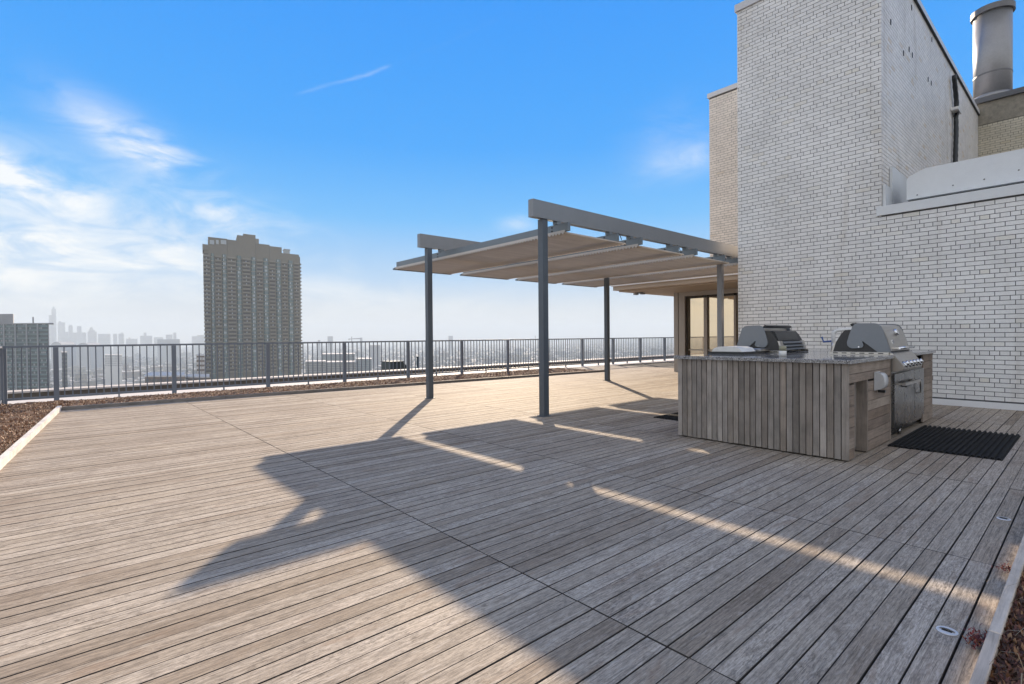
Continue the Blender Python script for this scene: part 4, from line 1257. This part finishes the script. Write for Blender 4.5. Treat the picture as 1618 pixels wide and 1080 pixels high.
ROOFZ = t_z(330, 385)
mb = MB(); tb(mb, 0, TWID, -24, 0, GZ, ROOFZ - 2); mb.build('wall', M_APT, apt)
# crown pieces
for a, b, y_, th in ((322, 331, 384, -2), (331, 361.5, 372.5, -3), (361.5, 377.5, 377, -2), (377, 387, 370, -5), (386.5, 406, 368, -3), (406, 428, 383.5, -1), (428, 447, 388, -1.5), (447, 474, 399, -1)):
    mb = MB(); tb(mb, t_at(a), t_at(b) - .1, -22 - th, .6 + .1 * (a % 3), ROOFZ - 9 if a > 330 else ROOFZ - 4, t_z(a + 2, y_)); mb.build('crown_block', M_APT, apt)
mb = MB(); tb(mb, t_at(406), t_at(413), -19, -10, ROOFZ - 2, t_z(408, 372)); mb.build('lit_crown_side', M_APTL, apt)  # lighter block standing in for the lit side of the tall crown block
mb = MB(); tb(mb, t_at(451.5), t_at(460.5), -9, -3, ROOFZ - 6, t_z(452, 391)); tb(mb, t_at(450.5), t_at(461.5), -9.5, -2.5, t_z(452, 392.6), t_z(452, 391.6)); mb.build('water_tank', M_APTW, apt)
for a, b in ((333.5, 340.5), (343.5, 347.5), (351, 359.5)):
    mb = MB(); tb(mb, t_at(a), t_at(b), .6, 1.15, t_z(a, 384), t_z(a, 377.5)); mb.build('window', M_APTW, apt)
FH = 2.87
NF = int((ROOFZ - 9 + 30) / FH)
bays = [(334.6, 340.5), (352.4, 360), (375, 383.5), (397.8, 406), (417.2, 425.8), (437.2, 445.6), (456.4, 464.6)]
rr = random.Random(5)
floor_z = [ROOFZ - 8.5 - FH * k for k in range(NF)]
balc = MB(); win = MB(); dark = MB(); spn = MB()
for bi_, (a, b) in enumerate(bays):
    u0, u1 = t_at(a), t_at(b); w = u1 - u0
    mb = MB()
    mb.prism([(u0, 0), (u0 + w * .22, 1.5), (u1 - w * .22, 1.5), (u1, 0)], lambda u, v, t: tuple(PL + TU * u + TN * v + Vector((0, 0, t))), GZ, ROOFZ - 6)
    mb.build('glass_bay', M_APTG, apt)
    for z in floor_z:
        tb(spn, u0 - .1, u1 + .1, 0, 1.62, z - .42, z - .02)
        for q in range(2):
            if rr.random() < .45:  # pale panes at random, window glints painted as colour
                ua = u0 + w * (.26 + .26 * q); tb(win, ua, ua + w * .19, 1.5, 1.58, z + .5, z + 2.1)
gaps = [(322.6, 333.6)] + [(bays[i][1] + 1, bays[i + 1][0] - 1) for i in range(6)] + [(465.6, 473.6)]
for gi, (a, b) in enumerate(gaps):
    u0, u1 = t_at(a), t_at(b)
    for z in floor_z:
        tb(dark, u0 + .4, u1 - .4, 0, .1, z + .25, z + 2.25)  # dark plates on the wall paint the shade behind the balconies
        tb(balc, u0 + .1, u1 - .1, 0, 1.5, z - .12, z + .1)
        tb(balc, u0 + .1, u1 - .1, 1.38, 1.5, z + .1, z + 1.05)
        if rr.random() < .6:
            uc = (u0 + u1) / 2 + rr.uniform(-.2, .2); tb(win, uc - .35, uc + .35, .1, .2, z + 1.1, z + 2.1)
for z in floor_z:   # balconies wrapping the left corner
    tb(balc, -.7, 0.0, -16, 0.3, z - .12, z + .95)
    tb(balc, TWID, TWID + .9, -16, 0.3, z - .12, z + .95)
tag(balc.build('balcony', M_APTL, apt), kind='stuff')
tag(win.build('window', M_APTW, apt), kind='stuff')
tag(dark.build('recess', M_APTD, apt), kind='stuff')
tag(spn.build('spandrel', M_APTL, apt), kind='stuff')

# ---- green glass office block at the left edge
M_OFFM = flat('office mullion', (0.22, 0.23, 0.24), 0.6, 0, 0.06, .2)
M_OFFG = flat('office glass', (0.03, 0.05, 0.055), 0.15, 0, 0.4, .3)
M_OFFT = flat('office teal panel', (0.07, 0.125, 0.125), 0.4, 0, 0.35, .2)
OD = 330
oa = gpoint(-60, OD); ob2 = gpoint(77.5, OD)
off_ = thing('office_building', (ob2.x, ob2.y, GZ), 'green glass office block with pale upright ribs at the left edge', 'building')
OU = (ob2 - oa); OW = OU.length; OU.normalize(); ON = -hdir(79).normalized()
OZ = ztop(510.5, 77, OD)
def obx(mb, u0, u1, n0, n1, z0, z1): mb.obox(oa + OU * u0 + ON * n0 + Vector((0, 0, z0)), OU * (u1 - u0), ON * (n1 - n0), (0, 0, z1 - z0))
def ou(px): return (px + 60) / 137.5 * OW
mb = MB(); obx(mb, 0, OW, -18, 0, GZ, OZ - .3); mb.build('wall', M_OFFG, off_)
mb = MB(); obx(mb, -1, ou(85), -20, .8, OZ - .28, OZ + .25); mb.build('roof', M_SKYL2, off_)
mb = MB(); obx(mb, 0, ou(21), -12, -1.5, OZ + .25, ztop(495.5, 10, OD)); ph = mb.build('penthouse', M_SKYL2, off_)
mb = MB(); obx(mb, ou(51.3), ou(53.8), -5, -4, OZ + .25, ztop(500, 52, OD)); mb.build('chimney', M_SKYL2, off_)
for p_ in (-48, -30, -12, 6, 24, 42, 59.5):
    mb = MB(); obx(mb, ou(p_) - .55, ou(p_) + .55, 0, .7, GZ, OZ - .3); mb.build('rib', M_OFFM, off_)
mb = MB(); obx(mb, OW - .5, OW + .02, 0, .5, GZ, OZ - .3); mb.build('rib', M_SKYL2, off_)
tl = MB(); ow = MB(); fh = 2.6; z = OZ - 2.2
while z > -45:
    for i, p_ in enumerate((-60, -48, -30, -12, 6, 24, 42, 59.5)):
        q_ = (-48, -30, -12, 6, 24, 42, 59.5, 77)[i]
        obx(tl, ou(p_) + .6, ou(q_) - .6, 0, .25, z, z + 1.0)
        nn = 5
        for j in range(nn):
            if rr.random() < .22:
                a = ou(p_) + .8 + (ou(q_) - ou(p_) - 1.6) * j / nn
                obx(ow, a, a + (ou(q_) - ou(p_)) / nn * .7, 0, .12, z + 1.1, z + 2.3)
    z -= fh
tag(tl.build('spandrel', M_OFFT, off_), kind='stuff')
tag(ow.build('window', M_OFFM, off_), kind='stuff')
# ---- other buildings one can tell apart
M_DKB = flat('dark slab facade', (0.10, 0.10, 0.10), 0.8, 0, 0.1, .1)
M_BRB = flat('brown brick facade', (0.17, 0.115, 0.085), 0.85, 0, 0.2, .1)
M_PALE = flat('pale concrete facade', (0.24, 0.235, 0.22), 0.8, 0, 0.1, .1)
M_BLUEG = flat('blue green curtain wall', (0.13, 0.17, 0.185), 0.4, 0, 0.15, .1)
def windowed(name, label, a, b, y_, d, thick, mat, wmat, nx, floors, fh_=3.2, roofm=None):
    A, B = gpoint(a, d), gpoint(b, d)
    r_ = thing(name, (A.x, A.y, GZ), label, 'building')
    mb = MB(); fbox(mb, a, b, y_, d, thick); mb.build('wall', mat, r_)
    zt = ztop(y_, a, d); U = (B - A); wd = U.length; U.normalize(); N = -VIEWH
    mb = MB(); mb.obox(A - U * .3 + N * .5 + Vector((0, 0, zt)), U * (wd + .6), hdir(b + 1).normalized() * (thick + 1), (0, 0, .8)); mb.build('roof', roofm or M_ROOFW, r_)
    wm = MB()
    for f_ in range(floors):
        zz = zt - 2.9 - f_ * fh_
        if zz < GZ: break
        for i in range(nx):
            u0 = wd * (i + .2) / nx
            wm.obox(A + U * u0 + N * .12 + Vector((0, 0, zz)), U * (wd / nx * .6), VIEWH * .1, (0, 0, 1.8))
    tag(wm.build('window', wmat, r_), kind='stuff')
    return r_
windowed('slab_building', 'narrow dark slab block beside the green office block, seen through the fence', 97, 105.5, 557, 420, 20, M_DKB, M_OFFG, 4, 14)
windowed('brick_block', 'dark brick block with a ragged roof tucked against the apartment tower', 310, 322.5, 562, 360, 16, M_BRB, M_SKYL, 5, 14)
windowed('brick_warehouse', 'low reddish brick warehouse with a pale roof seen through the fence', 228, 291, 595.5, 300, 40, M_BRB, M_DKB, 18, 4)
windowed('brick_warehouse', 'low tan brick warehouse just below the apartment tower', 292, 330, 597, 330, 30, M_BRB, M_DKB, 10, 3)
windowed('office_block', 'pale left wing of a long office block with closely set window bays', 482, 514, 571.5, 700, 35, M_PALE, M_DKB, 22, 8)
windowed('office_block', 'raised bluish middle block of the long office building', 508, 560, 559.8, 760, 40, M_BLUEG, M_SKYL2, 20, 12)
windowed('office_block', 'front wing with upright window strips beneath the raised bluish block', 514.2, 562, 572.5, 698, 35, M_PALE, M_DKB, 26, 8)
windowed('office_block', 'blue green right wing of the long office building', 562.2, 586.5, 567.5, 700, 35, M_BLUEG, M_SKYL2, 12, 9)
windowed('office_block', 'white curved fronted pavilion block in the haze behind the fence', 165, 192, 561, 900, 40, M_SKYL, M_SKYL2, 12, 6)
# low city: individual buildings, then one mass of the rest, and trees
M_CB = [flat('city wall %s' % n, c, 0.85, 0, 0.12, .05) for n, c in (('grey', (0.2, 0.195, 0.19)), ('brown', (0.17, 0.125, 0.1)), ('tan', (0.25, 0.22, 0.18)), ('dark', (0.10, 0.10, 0.105)))]
M_CR = [M_ROOFW, flat('grey city roof', (0.22, 0.215, 0.21), 0.9, 0, 0.1, .05), flat('dark city roof', (0.09, 0.09, 0.09), 0.9, 0, 0.1, .05)]
cr2 = random.Random(21)
cmesh = []
for i in range(12):
    mb = MB(); w, d, h = 1, cr2.uniform(.6, 1.3), 1
    mb.box(-.5, -d / 2, 0, .5, d / 2, 1, 0)
    mb.box(-.51, -d / 2 - .01, 1, .51, d / 2 + .01, 1.04, 1)
    mb.box(-.2, -.1, 1.04, cr2.uniform(0, .2), .2, 1.18, 0)
    for sx in (-1, 1):
        for zz in ((.2, .4), (.58, .8)):
            for q in range(4):
                mb.box(sx * .5 - .006, -d / 2 + d * (q + .22) / 4, zz[0], sx * .5 + .006, -d / 2 + d * (q + .72) / 4, zz[1], 2)
                mb.box(-.5 + (q + .22) / 4, sx * d / 2 - .006, zz[0], -.5 + (q + .72) / 4, sx * d / 2 + .006, zz[1], 2)
    me = mb.mesh('city_building', [M_CB[i % 4], M_CR[(i * 7 // 3) % 3], M_DKB]); fix_normals(me); cmesh.append(me)
placed = 0
tries = 0
occupied = []
while placed < 240 and tries < 9000:
    tries += 1
    px = cr2.choice([cr2.uniform(86, 322), cr2.uniform(476, 1060), cr2.uniform(86, 322)])
    d = 500 + 2300 * cr2.random() ** 1.2
    w = cr2.uniform(12, 34); h = cr2.choice([7, 8, 9, 10, 12, 14, 18, 26]) * cr2.uniform(.85, 1.1)
    g = gpoint(px, d)
    yt = project((g.x, g.y, GZ + h))
    lim = 610 - (px - 90) * .0335
    if not yt or yt[1] > lim - 3 or yt[1] < 541: continue
    if 97 < px < 106 or 224 < px < 331 and yt[1] > 590 or 480 < px < 588 and yt[1] > 566 or 160 < px < 195 and yt[1] > 556: continue
    if any(abs(px - q[0]) < q[2] and abs(d - q[1]) < 60 for q in occupied): continue
    wp = w / d * FPX
    if wp < 6: continue
    occupied.append((px, d, wp))
    o = bpy.data.objects.new('city_building', cmesh[placed % 12])
    COL.objects.link(o)
    o.location = (g.x, g.y, GZ); o.scale = (w, w, h)
    o.rotation_euler = (0, 0, math.radians(cr2.choice([2, 3, 1]) + 90 * cr2.randrange(2)))
    wc = ('grey', 'brown', 'tan', 'dark')[(placed % 12) % 4]; rc = ('pale', 'grey', 'dark')[((placed % 12) * 7 // 3) % 3]
    zone = 'left of the apartment tower' if px < 322 else ('right of the apartment tower' if px < 672 else 'behind the pergola posts')
    hs = 'low' if h < 11 else 'taller'
    tag(o, '%s %s building with a %s roof, in the haze %s' % (hs, wc, rc, zone), 'building', '%s %s buildings with %s roofs in the haze %s' % (hs, wc, rc, zone))
    placed += 1
mass = MB(); mass_t = MB()
for _ in range(5000):
    px = cr2.uniform(-60, 1100); d = 650 + 4800 * cr2.random() ** 1.1
    g = gpoint(px, d); w = cr2.uniform(6, 16); h = cr2.uniform(4, 11); dd = cr2.uniform(6, 20)
    mass.box(g.x - w / 2, g.y - dd / 2, GZ, g.x + w / 2, g.y + dd / 2, GZ + h, cr2.randrange(3), skip=('b',))
tag(mass.build('city_blocks', [M_CB[0], M_CR[0], M_CR[1]], recalc=False), 'mass of small far off city blocks fading into haze', 'city blocks', kind='stuff')
M_TREE = flat('bare city trees', (0.06, 0.05, 0.04), 0.95, 0, 0.3, .3)
for _ in range(4200):
    px = cr2.uniform(-60, 1100); d = 520 + 3500 * cr2.random() ** 1.3
    g = gpoint(px, d); r_ = cr2.uniform(2.5, 5.5); hh = cr2.uniform(7, 13)
    k = 6; vs = []
    for lv, (zz, rr2) in enumerate(((hh * .25, .55), (hh * .55, 1.0), (hh * .85, .6))):
        for i in range(k):
            t = 2 * math.pi * i / k + lv * .5; q = r_ * rr2 * cr2.uniform(.7, 1.25)
            vs.append((g.x + q * math.cos(t), g.y + q * math.sin(t), GZ + zz * cr2.uniform(.9, 1.1)))
    vs += [(g.x, g.y, GZ), (g.x, g.y, GZ + hh)]
    fs = [(lv * k + i, lv * k + (i + 1) % k, (lv + 1) * k + (i + 1) % k, (lv + 1) * k + i) for lv in range(2) for i in range(k)]
    fs += [(3 * k, (i + 1) % k, i) for i in range(k)] + [(2 * k + i, 2 * k + (i + 1) % k, 3 * k + 1) for i in range(k)]
    mass_t.add(vs, fs, 0, False)
tag(mass_t.build('city_trees', M_TREE, recalc=False), 'brown bare trees scattered through the hazy city', 'trees', kind='stuff')

# ------------------------------------------------------------------ haze
HAZE = 3.1e-4
hb = MB(); hb.box(-6600, -6600, GZ - 1, 6600, 6600, 166)
hm = bpy.data.materials.new('pale haze'); hm.use_nodes = True
ht = NT(hm.node_tree)
for n in list(ht.n): ht.n.remove(n)
ho = ht.new('ShaderNodeOutputMaterial'); hv = ht.new('ShaderNodeVolumePrincipled')
hv.inputs['Color'].default_value = (0.80, 0.90, 0.97, 1)
hv.inputs['Density'].default_value = HAZE
hv.inputs['Anisotropy'].default_value = -0.12
ht.link(hv.outputs[0], ho.inputs['Volume'])
tag(hb.build('haze', hm), kind='stuff')
